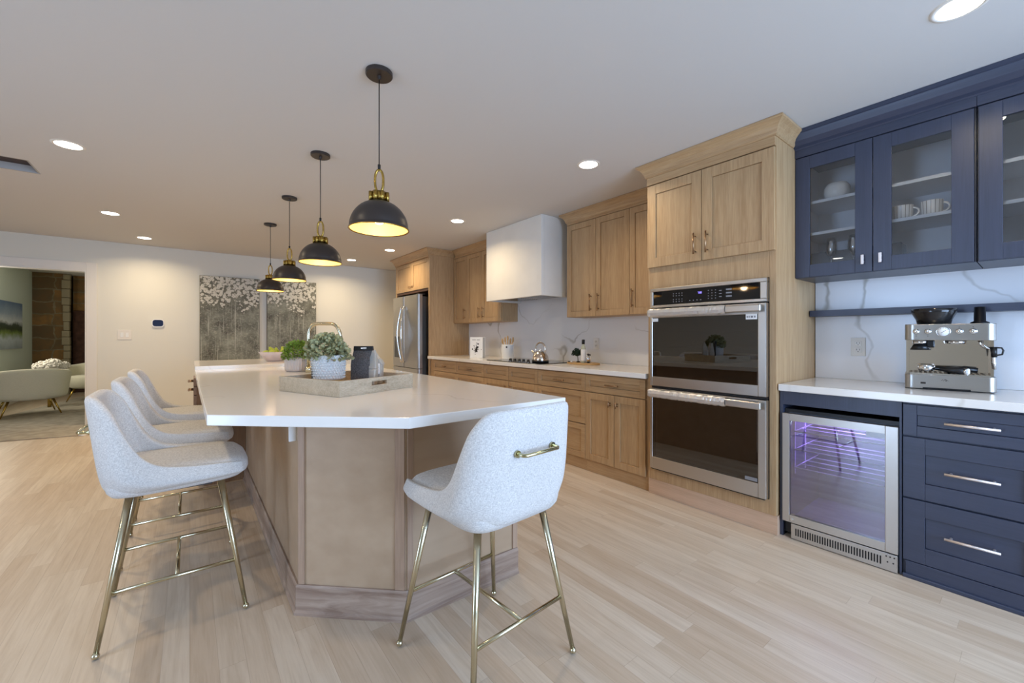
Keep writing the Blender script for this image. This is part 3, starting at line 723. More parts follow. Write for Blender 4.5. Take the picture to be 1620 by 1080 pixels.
# fridge cabinet and panels
t = thing('fridge_surround_cabinet', 'oak surround with two small doors above the refrigerator', 'cabinet', (3.1, 6.18, 0))
mb = MB().box(2.79, WX-0.001, 5.562, 5.60, 0.0, 2.405, 0.001); mb.box(2.79, WX-0.001, 6.785, 6.82, 0.0, 2.405, 0.001)
mb.box(2.81, WX-0.001, 5.60, 6.785, 1.92, 2.405)
link('body', mb, 'oak_v', t)
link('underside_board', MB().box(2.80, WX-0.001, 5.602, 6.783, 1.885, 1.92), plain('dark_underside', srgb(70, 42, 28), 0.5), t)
for a, b_, hy in ((5.603, 6.19, 6.14), (6.194, 6.784, 6.25)): door(2.81, a, b_, 1.925, 2.375, 'oak_v', t, hy, 1.985, 0.04)
link('crown_moulding', MB().sweep([(WX-0.001, 6.82), (2.77, 6.82), (2.77, 5.562), (3.20, 5.562)], CROWN, 1), 'oak_h', t)
link('frieze', MB().box(2.77, 2.79, 5.562, 6.82, 2.378, 2.405), 'oak_h', t)

# refrigerator
t = thing('refrigerator', 'stainless steel french door refrigerator with curved handles', 'refrigerator', (3.05, 6.19, 0))
FX, f0, f1, fm = 2.67, 5.70, 6.66, 6.22
link('cabinet_body', MB().box(2.745, 3.40, f0+0.005, f1-0.005, 0.03, 1.80), plain('dark_grey_fridge_side', srgb(84, 82, 80), 0.4, 0.6), t)
def fdoor(y0, y1, z0, z1):
    # gently bowed door front: rounded vertical edges
    pts = []
    for i in range(7): a = PI/2*i/6; pts.append((FX+0.03-0.03*math.sin(a), y0+0.03-0.03*math.cos(a)))
    for i in range(7): a = PI/2*i/6; pts.append((FX+0.03-0.03*math.cos(a), y1-0.03+0.03*math.sin(a)))
    pts += [(2.743, y1), (2.743, y0)]
    return MB().prism(pts, z0, z1)
for a, b_, nmz in ((f0, fm-0.003, 0), (fm+0.003, f1, 1)):
    d = link('fridge_door', fdoor(a, b_, 0.72, 1.83), 'steel_v', t)
    hy = fm-0.045 if nmz == 0 else fm+0.045
    pts = [(FX-0.02-0.055*math.sin(PI*i/16), hy+(0.03 if nmz else -0.03)*math.sin(PI*i/16), 0.80+0.86*i/16) for i in range(17)]
    link('handle', MB().tube([(FX+0.005, hy, 0.80)]+pts+[(FX+0.005, hy, 1.66)], 0.013), 'chrome', d)
    if nmz:
        dp = link('dispenser', MB().box(FX-0.002, FX+0.03, fm+0.17, fm+0.36, 0.86, 1.20, 0.003), 'blackgl', d)
link('freezer_drawer', fdoor(f0, f1, 0.06, 0.712), 'steel_v', t)
link('hinge_cover', MB().box(2.70, 2.80, f0+0.02, f0+0.10, 1.83, 1.845, 0.003), 'dark', t)

# ------------------------------------------------------------------ navy dry bar
NX = 2.85
t = thing('bar_base_cabinet', 'navy base cabinet with three drawers right of the beverage fridge', 'cabinet', (3.15, 0.2, 0))
link('body', MB().box(NX, WX-0.001, -0.05, 0.438, 0.0, 0.872), 'navy', t)
for z0, z1, hz in ((0.708, 0.862, 0.788), (0.400, 0.700, 0.552), (0.085, 0.392, 0.248)):
    drawer(NX, -0.033, 0.435, z0, z1, 'navy_h', t, 0.173, 'pink', 0.079 if z0 < 0.7 else 0.05, hz=hz, r=0.0065, stand=0.034)
link('base_board', MB().box(NX-0.022, NX, -0.05, 0.425, 0.0, 0.082, 0.001), 'navy_h', t)
link('shoe_moulding', MB().box(NX-0.034, NX-0.022, -0.05, 0.436, 0.0, 0.02, 0.004), 'navy_h', t)
t = thing('bar_base_cabinet', 'navy base cabinet at the right edge next to the three drawers', 'cabinet', (3.15, -0.5, 0))
link('body', MB().box(NX, WX-0.001, -1.0, -0.052, 0.0, 0.872), 'navy', t)
door(NX, -0.5, -0.056, 0.085, 0.862, 'navy', t, -0.45, 0.7, 0.13, 'pink')
t = thing('appliance_surround', 'navy surround panel framing the beverage fridge under the bar top', 'cabinet', (3.15, 0.72, 0))
mb = MB().box(NX-0.02, WX-0.001, 0.968, 0.984, 0.0, 0.872); mb.box(NX-0.02, WX-0.001, 0.4395, 0.448, 0.0, 0.872)
mb.box(NX-0.018, NX, 0.448, 0.968, 0.792, 0.872); mb.box(WX-0.02, WX-0.001, 0.448, 0.968, 0.0, 0.872)
link('body', mb, 'navy', t)
tag(recenter(link('countertop', MB().box(2.80, WX-0.001, -1.0, 0.984, 0.874, 0.914, 0.003), 'counter')), 'white quartz bar top holding the espresso machine', 'countertop')

# beverage fridge
t = thing('beverage_fridge', 'stainless framed glass door beverage fridge glowing violet inside', 'fridge', (3.1, 0.71, 0))
V0, V1 = 0.450, 0.966
mb = MB().box(2.855, 3.40, V0, V0+0.02, 0.02, 0.765); mb.box(2.855, 3.40, V1-0.02, V1, 0.02, 0.765)
mb.box(2.855, 3.40, V0+0.02, V1-0.02, 0.02, 0.10); mb.box(2.855, 3.40, V0+0.02, V1-0.02, 0.745, 0.765); mb.box(3.38, 3.40, V0+0.02, V1-0.02, 0.10, 0.745)
link('case', mb, 'black', t)
mb = MB().box(2.86, 3.379, V0+0.021, V0+0.026, 0.101, 0.744); mb.box(2.86, 3.379, V1-0.026, V1-0.021, 0.101, 0.744)
mb.box(2.86, 3.379, V0+0.026, V1-0.026, 0.101, 0.106); mb.box(2.86, 3.379, V0+0.026, V1-0.026, 0.739, 0.744); mb.box(3.374, 3.379, V0+0.026, V1-0.026, 0.106, 0.739)
link('liner', mb, 'plastic_in', t)
mb = MB(); X0 = 2.812
mb.box(X0, 2.85, V0, V0+0.050, 0.098, 0.742, 0.002); mb.box(X0, 2.85, V1-0.036, V1, 0.098, 0.742, 0.002)
mb.box(X0, 2.85, V0+0.050, V1-0.036, 0.098, 0.142, 0.001); mb.box(X0, 2.85, V0+0.050, V1-0.036, 0.700, 0.742, 0.001)
d = link('door_frame', mb, 'steel', t)
link('glass_pane', MB().box(2.825, 2.832, V0+0.050, V1-0.036, 0.142, 0.700), 'pane_grey', d)
mb = MB().cyl((X0-0.004, V1-0.05, 0.118), (X0+0.002, V1-0.05, 0.118), 0.007); link('door_lock', mb, 'chrome', d)
mb = MB().box(X0+0.002, 2.85, V0+0.002, V1-0.045, 0.005, 0.092, 0.001)
gr = link('vent_grille', mb, 'steel', t)
mb = MB()
for i in range(33): y = V0+0.065+i*0.0118; mb.box(X0+0.0008, X0+0.003, y, y+0.0062, 0.028, 0.070)
link('grille_slot', mb, 'black', gr)
mb = MB().box(X0-0.001, X0+0.002, V0+0.006, V0+0.055, 0.028, 0.088, 0.0006); mb.mi = 1
for yy, zz in ((0.018, 0.05), (0.040, 0.05), (0.014, 0.078), (0.030, 0.078), (0.045, 0.078)): mb.cyl((X0-0.003, V0+yy, zz), (X0, V0+yy, zz), 0.0035)
link('hinge_plate', mb, ['steel', 'dark'], gr)
for z in (0.625, 0.515, 0.405):
    mb = MB()
    for i in range(4): mb.cyl((2.90+i*0.11, V0+0.03, z), (2.90+i*0.11, V1-0.035, z), 0.0028 if i else 0.0042, seg=8)
    for yy in (V0+0.03, V1-0.035): mb.cyl((2.90, yy, z), (3.34, yy, z), 0.003, seg=8)
    link('wire_shelf', mb, 'whitem', t)
mb = MB()
for xx in (2.92, 3.10): mb.box(xx, xx+0.014, V1-0.031, V1-0.026, 0.36, 0.70, 0.001)
link('shelf_rail', mb, 'whitem', t)
link('light_bar', MB().box(3.0, 3.2, V0+0.14, V1-0.14, 0.733, 0.739), 'led', t)
link('control_display', MB().box(2.88, 2.90, V0+0.035, V0+0.14, 0.662, 0.700), 'whitem', t)
d_ = bpy.data.lights.new('violet_lamp', 'AREA'); d_.shape = 'RECTANGLE'; d_.size = 0.2; d_.size_y = 0.4; d_.energy = 5; d_.color = (0.36, 0.22, 1.0)
lo = bpy.data.objects.new('violet_lamp', d_); C.objects.link(lo); lo.location = (3.08, 0.71, 0.728)

# navy wall cabinets with glass doors
def glass_cab(y0, y1, splits, label, first=False):
    t = thing('glass_wall_cabinet', label, 'cabinet', (3.28, (y0+y1)/2, 1.57), 'navy glass wall cabinets')
    X = 3.11
    mb = MB().box(X, WX-0.001, y0, y0+0.016, 1.573, 2.345); mb.box(X, WX-0.001, y1-0.016, y1, 1.573, 2.345)
    mb.box(X, WX-0.001, y0+0.016, y1-0.016, 1.573, 1.592); mb.box(X, WX-0.001, y0, y1, 2.345, 2.405)
    link('body', mb, 'navy', t)
    mb = MB().box(X+0.002, WX-0.008, y0+0.0165, y0+0.020, 1.5925, 2.3445); mb.box(X+0.002, WX-0.008, y1-0.020, y1-0.0165, 1.5925, 2.3445)
    mb.box(WX-0.008, WX-0.002, y0+0.0165, y1-0.0165, 1.5925, 2.3445); mb.box(X+0.002, WX-0.008, y0+0.020, y1-0.020, 1.5925, 1.598)
    link('interior_lining', mb, 'greyint', t)
    for z in (1.860, 2.060): link('shelf', MB().box(X+0.02, WX-0.009, y0+0.0205, y1-0.0205, z-0.018, z), plain('pale_grey_shelf', srgb(228, 230, 234), 0.5), t)
    for a, b_, fy in splits:
        d = link('door', shaker(MB(), X, a, b_, 1.575, 2.340, 0.078, opening=True), 'navy', t)
        link('glass_pane', MB().box(X-0.012, X-0.008, a+0.078, b_-0.078, 1.653, 2.262), 'pane', d)
        if fy: pull(X-0.02, fy, 1.645, 0.055, True, 'pink', d, flat=True, stand=0.02)
    return t
t = glass_cab(0.207, 0.988, [(0.214, 0.601, 0.567), (0.605, 0.987, 0.645)], 'navy wall cabinet with two glass doors holding mugs and stemware')
t2 = glass_cab(-0.60, 0.203, [(-0.198, 0.199, None), (-0.595, -0.202, None)], 'navy glass door wall cabinet cut off by the right edge')
NCR = [(0.0, 2.395), (0.004, 2.395), (0.010, 2.402), (0.030, 2.412), (0.052, 2.436), (0.062, 2.462), (0.066, 2.474), (0.074, 2.478), (0.074, 2.498), (0.0, 2.498)]
link('crown_moulding', MB().sweep([(3.09, 0.988), (3.09, -0.6)], NCR, 1), 'navy_h', t)
link('frieze', MB().box(3.088, 3.109, 0.205, 0.988, 2.346, 2.396), 'navy_h', t); link('frieze', MB().box(3.088, 3.109, -0.6, 0.2035, 2.346, 2.396), 'navy_h', t2)
tag(recenter(link('floating_shelf', MB().box(3.345, WX-0.0125, -1.0, 0.984, 1.334, 1.375, 0.001), 'navy_h')), 'thin navy floating shelf on the backsplash above the espresso machine', 'shelf')

# things inside the glass cabinet
mb = MB().lathe([(0, 2.061), (0.040, 2.061), (0.060, 2.074), (0.069, 2.108), (0.066, 2.143), (0.052, 2.166), (0.036, 2.172), (0.034, 2.166), (0.0, 2.160)], (3.24, 0.805, 0), 28)
tag(recenter(link('round_vase', mb, 'white')), 'squat round white vase on the top shelf behind the left glass door', 'vase')
def mug(y, label, src=[None]):
    if src[0] is None:
        t = thing('mug', label, 'mug', (3.22, y, 1.8605), 'striped mugs in the navy cabinet', world=False)
        mb = MB().lathe([(0, 0.0), (0.034, 0.0), (0.043, 0.006), (0.046, 0.079), (0.0465, 0.082), (0.043, 0.082), (0.040, 0.012), (0, 0.010)], seg=32)
        link('cup', mb, striped('striped_mug_glaze', srgb(236, 234, 230), srgb(120, 112, 106), 16/(2*PI)*1.0), t)
        pts = [(0.008*0, -0.042-0.026*math.sin(PI*i/10), 0.042+0.024*math.cos(PI*i/10)) for i in range(11)]
        link('handle', MB().tube(pts, 0.0045), 'white', t); src[0] = t; return t
    return dup(src[0], (3.22, y, 1.8605), None, label)
mug(0.497, 'white mug with dark vertical stripes, the left one on the middle shelf')
mug(0.378, 'white mug with dark vertical stripes, the right one on the middle shelf')
def wine(y, x, label, src=[None]):
    if src[0] is None:
        t = thing('wine_glass', label, 'glass', (x, y, 1.5985), 'stem glasses in the navy cabinet', world=False)
        mb = MB().lathe([(0, 0), (0.030, 0.001), (0.030, 0.003), (0.004, 0.007), (0.0035, 0.09), (0.01, 0.098), (0.025, 0.117), (0.030, 0.145), (0.027, 0.185), (0.022, 0.215), (0.0212, 0.215), (0.026, 0.185), (0.029, 0.145), (0.024, 0.119), (0.008, 0.101), (0, 0.099)], seg=24)
        link('bowl_and_stem', mb, 'wine', t); src[0] = t; return t
    return dup(src[0], (x, y, 1.5985), None, label)
wine(0.815, 3.165, 'clear stem glass on the cabinet floor, the left one behind the left glass door')
wine(0.705, 3.165, 'clear stem glass on the cabinet floor, the right one near the door knob')
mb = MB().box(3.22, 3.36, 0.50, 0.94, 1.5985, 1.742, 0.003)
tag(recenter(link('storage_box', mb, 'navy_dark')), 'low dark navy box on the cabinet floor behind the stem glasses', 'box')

# outlets and switches
def outlet(X, y, z, label, grp='wall outlets'):
    t = thing('power_outlet', label, 'outlet', (X, y, z), grp)
    link('cover_plate', MB().box(X-0.006, X, y-0.038, y+0.038, z-0.060, z+0.060, 0.002), 'whitem', t)
    mb = MB()
    for s in (-1, 1): mb.box(X-0.009, X-0.006, y-0.017, y+0.017, z+s*0.022-0.015, z+s*0.022+0.015, 0.002)
    rc = link('socket_face', mb, 'white', t); mb = MB()
    for s in (-1, 1):
        zc = z+s*0.022; mb.box(X-0.0095, X-0.009, y-0.009, y-0.006, zc-0.002, zc+0.009); mb.box(X-0.0095, X-0.009, y+0.006, y+0.009, zc-0.002, zc+0.009); mb.cyl((X-0.0095, y, zc-0.008), (X-0.009, y, zc-0.008), 0.0028)
    link('socket_slot', mb, 'dark', rc); return t
outlet(WX-0.0125, 0.748, 1.132, 'white double outlet on the backsplash left of the espresso machine')
outlet(WX-0.0125, 2.97, 1.122, 'white outlet on the backsplash behind the dark capped bottle')
t = thing('light_switch', 'white double switch plate on the far wall below the thermostat', 'switch', (-0.718, FY, 1.22))
link('switch_plate', MB().box(-0.79, -0.645, FY-0.006, FY, 1.155, 1.29, 0.002), 'trim', t)
mb = MB()
for x in (-0.745, -0.69): mb.box(x-0.016, x+0.016, FY-0.010, FY-0.006, 1.19, 1.255, 0.002)
link('rocker', mb, 'whitem', t)
t = thing('thermostat', 'rounded thermostat with a dark blue screen on the far wall', 'thermostat', (-0.362, FY, 1.393))
def rr_prism(mb, cx_, cz, w_, h_, r, y0, y1):
    pts = []
    for qx, qz, a0 in ((1, 1, 0), (-1, 1, PI/2), (-1, -1, PI), (1, -1, 1.5*PI)):
        for i in range(6): a = a0+PI/2*i/5; pts.append((cx_+qx*(w_/2-r)+r*math.cos(a), cz+qz*(h_/2-r)+r*math.sin(a)))
    b = MB().prism(pts, y0, y1).bm
    for v in b.verts: v.co = Vector((v.co.x, v.co.z, v.co.y))
    bmesh.ops.reverse_faces(b, faces=b.faces); mb._merge(b, False)
mb = MB(); rr_prism(mb, -0.362, 1.39, 0.135, 0.115, 0.035, FY-0.018, FY); link('housing', mb, 'whitem', t)
mb = MB(); rr_prism(mb, -0.362, 1.393, 0.118, 0.092, 0.03, FY-0.021, FY-0.018); link('screen', mb, plain('blue_black_screen', srgb(30, 42, 78), 0.1), t)

# paintings on the far wall
for x0, x1, z1, sd, lab in ((0.12, 0.90, 2.13, 3.3, 'left grey abstract blossom panel on the far wall'), (1.005, 1.755, 2.14, 8.1, 'right grey abstract blossom panel on the far wall, partly behind the faucet')):
    t = thing('abstract_painting', lab, 'painting', ((x0+x1)/2, FY, 0.82), 'blossom paintings on the far wall', world=True)
    link('panel', MB().box(x0, x1, FY-0.045, FY-0.0005, 0.82, z1, 0.002), plain('painting_edge', srgb(88, 84, 74), 0.7), t)
    o = link('canvas', MB().box(x0+0.004, x1-0.004, FY-0.0475, FY-0.045, 0.824, z1-0.004), painting_mat('blossom_canvas_%d' % int(sd), sd, 0.0, z1-0.82), t)

# ------------------------------------------------------------------ island
t = thing('kitchen_island', 'large island with clipped corner, wood panelled base and white quartz top', 'island', (0.8, 2.9, 0))
top = [(0.049, 1.878), (0.61, 1.372), (1.39, 1.376), (1.39, 4.449), (0.034, 4.449)]
link('countertop', MB().prism(top, 0.874, 0.914, 0.003), 'counter', t)
core = [(0.375, 1.99), (0.723, 1.66), (1.318, 1.655), (1.318, 4.43), (0.375, 4.43)]
link('base_core', MB().prism(core, 0.0, 0.8735), 'isl_v', t)
bb = [(-0.003, 0.0), (0.022, 0.0), (0.022, 0.012), (0.014, 0.02), (0.014, 0.118), (0.008, 0.126), (-0.003, 0.126)]
link('base_board', MB().sweep([(0.375, 4.13), (0.375, 1.99), (0.723, 1.66), (1.318, 1.655)], bb, 1), 'isl_x', t)
# panel stiles
def stile(mb, a, b_, u0, u1, z0, z1, th=0.008):
    A, B = Vector(a), Vector(b_); d = (B-A).normalized(); n = Vector((d.y, -d.x)); L = (B-A).length
    p, q = A+d*u0, A+d*u1
    mb.prism([(p.x, p.y), (q.x, q.y), (q.x+n.x*th, q.y+n.y*th), (p.x+n.x*th, p.y+n.y*th)], z0, z1, 0.002)
Lc = (Vector(core[1])-Vector(core[0])).length
for ca1, cb1, u0, u1 in ((core[0], core[1], 0.0, 0.028), (core[0], core[1], Lc-0.046, Lc-0.004), (core[1], core[2], 0.004, 0.03), (core[1], core[2], 0.565, 0.595)):
    mb = MB(); stile(mb, ca1, cb1, u0, u1, 0.127, 0.873); link('corner_stile', mb, 'isl_s', t)
mb = MB().box(0.346, 0.3745, 2.045, 2.058, 0.735, 0.8735, 0.001)
link('support_bracket', mb, 'whitem', t)
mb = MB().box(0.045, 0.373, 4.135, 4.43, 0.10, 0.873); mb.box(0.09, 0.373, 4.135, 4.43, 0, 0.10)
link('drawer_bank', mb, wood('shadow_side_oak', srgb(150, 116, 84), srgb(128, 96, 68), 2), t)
for z0, z1 in ((0.805, 0.868), (0.735, 0.798), (0.42, 0.728), (0.11, 0.412)):
    d = link('drawer', shaker(MB(), 0.045, 4.14, 4.425, z0, z1, 0.02 if z0 > 0.7 else 0.055), 'isl_h', t); pull(0.025, 4.28, (z0+z1)/2, 0.14, False, 'pull', d, r=0.007)
tag(recenter(link('raised_counter', MB().box(0.036, 1.15, 4.4495, 5.50, 0.904, 0.944, 0.003), 'counter')), 'slightly higher white slab beyond the far end of the island', 'countertop')
t = thing('far_counter_cabinet', 'low wooden cabinet under the higher white slab behind the island', 'cabinet', (0.6, 5.0, 0))
link('body', MB().box(0.07, 1.12, 4.455, 5.47, 0.0, 0.903), 'oak_v', t)

# faucet
t = thing('kitchen_faucet', 'champagne gold squared arch faucet on the island', 'faucet', (0.74, 3.62, 0.914))
fx_, fy_ = 0.748, 3.60; pts = [(fx_, fy_, 0.93), (fx_, fy_, 1.20)]
dx, dy = 0.79*0.27, -0.61*0.27*0.6
def arc(p, c0, c1, n=8):
    out = []
    for i in range(1, n+1):
        u = i/n; out.append(tuple((1-u)**2*Vector(p)[k]+2*u*(1-u)*Vector(c0)[k]+u*u*Vector(c1)[k] for k in range(3)))
    return out
pts += arc(pts[-1], (fx_, fy_, 1.30), (fx_+dx*0.32, fy_+dy*0.32, 1.302)); pts += [(fx_+dx*0.68, fy_+dy*0.68, 1.302)]
pts += arc(pts[-1], (fx_+dx*0.93, fy_+dy*0.93, 1.302), (fx_+dx*1.0, fy_+dy*1.0, 1.22)); pts += [(fx_+dx*1.06, fy_+dy*1.06, 1.14)]
link('spout', MB().tube(pts, 0.0135, 14), 'champ', t)
link('faucet_base', MB().cyl((fx_, fy_, 0.9145), (fx_, fy_, 0.96), 0.024), 'champ', t)
link('lever', MB().cyl((fx_, fy_, 0.975), (fx_-0.03, fy_-0.08, 0.99), 0.006), 'champ', t)
link('spray_head', MB().cyl((fx_+dx*1.06, fy_+dy*1.06, 1.145), (fx_+dx*1.08, fy_+dy*1.08, 1.05), 0.0155), 'champ', t)

# tray on the island
TA = Vector((0.551, 2.018)); eL = Vector((-0.370, 0.929)); eR = Vector((0.929, 0.370)); LL, LR = 0.485, 0.480
def tp(u, v): q = TA+eL*u+eR*v; return (q.x, q.y)
t = thing('serving_tray', 'square whitewashed wooden tray on the island with a grip slot', 'tray', (tp(.24, .24)[0], tp(.24, .24)[1], 0.9145))
link('tray_floor', MB().prism([tp(0.01, 0.01), tp(LL-0.01, 0.01), tp(LL-0.01, LR-0.01), tp(0.01, LR-0.01)][::-1], 0.9145, 0.926), 'trayin', t)
wt = 0.011; zt = 0.990
def wallp(u0, u1, v0, v1, z0=0.9145, z1=zt): return MB().prism([tp(u0, v0), tp(u1, v0), tp(u1, v1), tp(u0, v1)][::-1], z0, z1, 0.0015)
link('tray_side', wallp(wt, LL-wt, 0, wt), 'trayw', t)
link('tray_side', wallp(wt, LL-wt, LR-wt, LR), 'trayw', t)
for u0 in (0, LL-wt):   # ends with the grip slot cut through
    mb = MB()
    for (v0, v1, z0, z1) in ((0, 0.19, 0.9145, zt), (0.29, LR, 0.9145, zt), (0.19, 0.29, 0.9145, 0.952), (0.19, 0.29, 0.972, zt)):
        mb.prism([tp(u0, v0), tp(u0+wt, v0), tp(u0+wt, v1), tp(u0, v1)][::-1], z0, z1)
    link('tray_end', mb, 'trayw', t)

# potted greenery
def leaf_ball(mb, c, rx, rz, n, size, seed, rot=0.5, hollow=0.55, roundl=False, droop=0):
    random.seed(seed); bm = mb.bm
    for i in range(n):
        th = random.uniform(0, 2*PI); ph = math.acos(random.uniform(-0.25, 1)); r = random.uniform(hollow, 1)**0.7
        d = Vector((math.sin(ph)*math.cos(th), math.sin(ph)*math.sin(th), math.cos(ph)))
        p = Vector(c)+Vector((d.x*rx*r, d.y*rx*r, d.z*rz*r))
        out = (d+Vector((random.uniform(-.6, .6), random.uniform(-.6, .6), random.uniform(-.3, .7)))).normalized()
        sd = out.cross(Vector((random.uniform(-1, 1), random.uniform(-1, 1), random.uniform(-1, 1)))).normalized(); nn = out.cross(sd)
        s_ = size*random.uniform(0.7, 1.25); w_ = s_*(0.42 if not roundl else 0.5)
        if roundl: pts = [p, p+out*s_*0.3+sd*w_, p+out*s_*0.8+sd*w_*0.8, p+out*s_, p+out*s_*0.8-sd*w_*0.8, p+out*s_*0.3-sd*w_]
        else: pts = [p, p+out*s_*0.45+sd*w_, p+out*s_, p+out*s_*0.45-sd*w_]
        ctr = p+out*s_*0.5+nn*s_*0.12; vc = bm.verts.new(ctr); vs = [bm.verts.new(q) for q in pts]
        for k in range(len(vs)): f = bm.faces.new([vc, vs[k], vs[(k+1) % len(vs)]]); f.smooth = False
def stems(mb, c, rx, rz, n, seed, r=0.0012, base=0.02):
    random.seed(seed)
    for i in range(n):
        th = random.uniform(0, 2*PI); k = random.uniform(0.3, 0.95)
        e = (c[0]+rx*k*math.cos(th), c[1]+rx*k*math.sin(th), c[2]+rz*random.uniform(0.3, 0.95))
        mb.cyl((c[0]+base*math.cos(th), c[1]+base*math.sin(th), c[2]-0.03), e, r, seg=5)
px_, py_ = 0.596, 2.387
mb = MB().lathe([(0, 0.9262), (0.070, 0.9262), (0.078, 0.93), (0.078, 0.962), (0.070, 0.968), (0, 0.968)], (px_, py_, 0), 28)
tag(recenter(link('wooden_riser', mb, 'boardw')), 'round wooden riser in the tray under the larger textured pot', 'riser')
t = thing('potted_eucalyptus', 'silvery green plant in a white textured pot standing in the tray', 'plant', (px_, py_, 0.9685))
mb = MB(); Z = 0.969
mb.lathe([(0, Z), (0.074, Z), (0.080, Z+0.006), (0.087, Z+0.125), (0.0875, Z+0.131), (0.081, Z+0.131), (0.076, Z+0.10), (0, Z+0.10)], (px_, py_, 0), 40)
for k in range(9):
    zz = Z+0.010+k*0.0135; rr = 0.080+0.0068*(zz-Z)/0.125
    for i in range(34): a = 2*PI*(i+0.5*(k % 2))/34; mb.sphere((px_+rr*math.cos(a), py_+rr*math.sin(a), zz), 0.0052, u=6, v=4)
link('pot', mb, 'knit', t)
mb = MB(); leaf_ball(mb, (px_-0.008, py_, Z+0.135), 0.103, 0.105, 620, 0.023, 5, roundl=True); leaf_ball(mb, (px_+0.035, py_-0.03, Z+0.12), 0.075, 0.07, 120, 0.020, 6, roundl=True)
link('foliage', mb, 'leaf2', t)
mb = MB(); stems(mb, (px_, py_, Z+0.12), 0.12, 0.10, 26, 8); link('stem', mb, 'stem', t)
t = thing('potted_boxwood', 'bright green bushy plant in a pale fluted pot behind the tray', 'plant', (0.705, 3.78, 0.9145))
cx_, cy_ = 0.705, 3.78; Z = 0.9147
mb = MB().lathe([(0, Z), (0.080, Z), (0.090, Z+0.01), (0.096, Z+0.03), (0.096, Z+0.105), (0.090, Z+0.115), (0.084, Z+0.115), (0.083, Z+0.09), (0, Z+0.09)], (cx_, cy_, 0), 96, mod=lambda a, z: 1+0.035*math.cos(30*a))
link('pot', mb, 'greyclay', t)
mb = MB(); leaf_ball(mb, (cx_, cy_, Z+0.125), 0.115, 0.125, 1000, 0.021, 15); link('foliage', mb, 'leaf', t)
mb = MB(); stems(mb, (cx_, cy_, Z+0.10), 0.11, 0.11, 24, 9); link('stem', mb, 'stem', t)

# fruit bowl and pears
bx_, by_, bz_ = 0.70, 4.93, 0.9445
mb = MB().lathe([(0, bz_), (0.065, bz_), (0.075, bz_+0.006), (0.11, bz_+0.045), (0.140, bz_+0.095), (0.136, bz_+0.096), (0.104, bz_+0.05), (0.07, bz_+0.016), (0, bz_+0.012)], (bx_, by_, 0), 72, mod=lambda a, z: 1+0.045*max(0, (z-bz_)/0.096)*math.cos(10*a))
tag(recenter(link('fruit_bowl', mb, plain('pale_pink_ceramic', srgb(206, 190, 186), 0.5))), 'pale scalloped bowl of green pears beyond the island plants', 'bowl')
def pear_mesh():
    mb = MB().lathe([(0, 0), (0.014, 0.002), (0.030, 0.014), (0.036, 0.032), (0.031, 0.052), (0.019, 0.070), (0.013, 0.082), (0.006, 0.090), (0, 0.091)], seg=18); return mb
t0 = thing('pear', 'green pear at the left rim of the scalloped bowl', 'pear', (0, 0, 0), 'green pears in the bowl', world=False)
link('fruit_body', pear_mesh(), 'pear', t0); link('stalk', MB().cyl((0, 0, 0.089), (0.004, 0.002, 0.108), 0.0014, seg=6), 'stem', t0)
PL = [(-0.088, 0.030, 0.058, 1.0, 0.3, 'green pear at the left rim of the scalloped bowl'), (-0.045, -0.085, 0.066, 1.0, 2.6, 'green pear lying at the front left of the scalloped bowl'), (0.015, 0.015, 0.050, 0.0, 1.0, 'green pear standing upright in the middle of the bowl'),
      (0.092, -0.035, 0.066, 0.35, 4.4, 'green pear at the right rim of the bowl beside the leafy plant'), (0.005, 0.092, 0.066, 0.5, 5.0, 'green pear at the back of the scalloped bowl')]
for i, (ax, ay, az, tilt, rz, lab) in enumerate(PL):
    o = t0 if i == 0 else dup(t0, (0, 0, 0)); o.location = (bx_+ax, by_+ay, bz_+az); o.rotation_euler = (tilt, 0, rz); o['label'] = lab

# things in the tray
def rotbox(mb, c, w_, d_, z0, z1, ang, top_w=None, top_d=None, dz=0, bev=0.002):
    """upright slab with a tapering top, centred at c"""
    b = bmesh.new(); tw = top_w or w_; td = top_d or d_
    ca, sa = math.cos(ang), math.sin(ang)
    def P(x, y, z): return (c[0]+x*ca-y*sa, c[1]+x*sa+y*ca, z)
    lo = [b.verts.new(P(x*w_/2, y*d_/2, z0)) for x, y in ((-1, -1), (1, -1), (1, 1), (-1, 1))]
    hi = [b.verts.new(P(x*tw/2+dz, y*td/2, z1)) for x, y in ((-1, -1), (1, -1), (1, 1), (-1, 1))]
    b.faces.new(lo[::-1]); b.faces.new(hi)
    for i in range(4): b.faces.new([lo[i], lo[(i+1) % 4], hi[(i+1) % 4], hi[i]])
    if bev: bmesh.ops.bevel(b, geom=list(b.edges), offset=bev, segments=2, profile=0.5, affect='EDGES', clamp_overlap=True)
    mb._merge(b, False)
va = -math.atan2(510, 655)          # room angle facing the island's near corner
t = thing('coffee_bag', 'grey coffee bag with a folded black speckled label in the tray', 'bag', (0.756, 2.326, 0.9265))
mb = MB(); rotbox(mb, (0.780, 2.35), 0.125, 0.06, 0.9265, 1.02, va, 0.140, 0.052, 0, 0.008); rotbox(mb, (0.780, 2.35), 0.140, 0.052, 1.019, 1.125, va, 0.10, 0.014, 0.01, 0.004)
link('bag_body', mb, 'bag', t)
mb = MB(); rotbox(mb, (0.742, 2.322), 0.100, 0.006, 0.9270, 1.038, va, 0.100, 0.006); rotbox(mb, (0.744, 2.323), 0.104, 0.008, 1.036, 1.084, va, 0.100, 0.008, 0.004); rotbox(mb, (0.749, 2.322), 0.098, 0.008, 1.083, 1.128, va, 0.102, 0.008, 0.012)
lb = link('folded_label', mb, 'baglab', t)
mb = MB(); rotbox(mb, (0.760, 2.313), 0.108, 0.018, 1.122, 1.147, va, 0.106, 0.012, 0, 0.002); link('black_top_band', mb, 'black', lb)
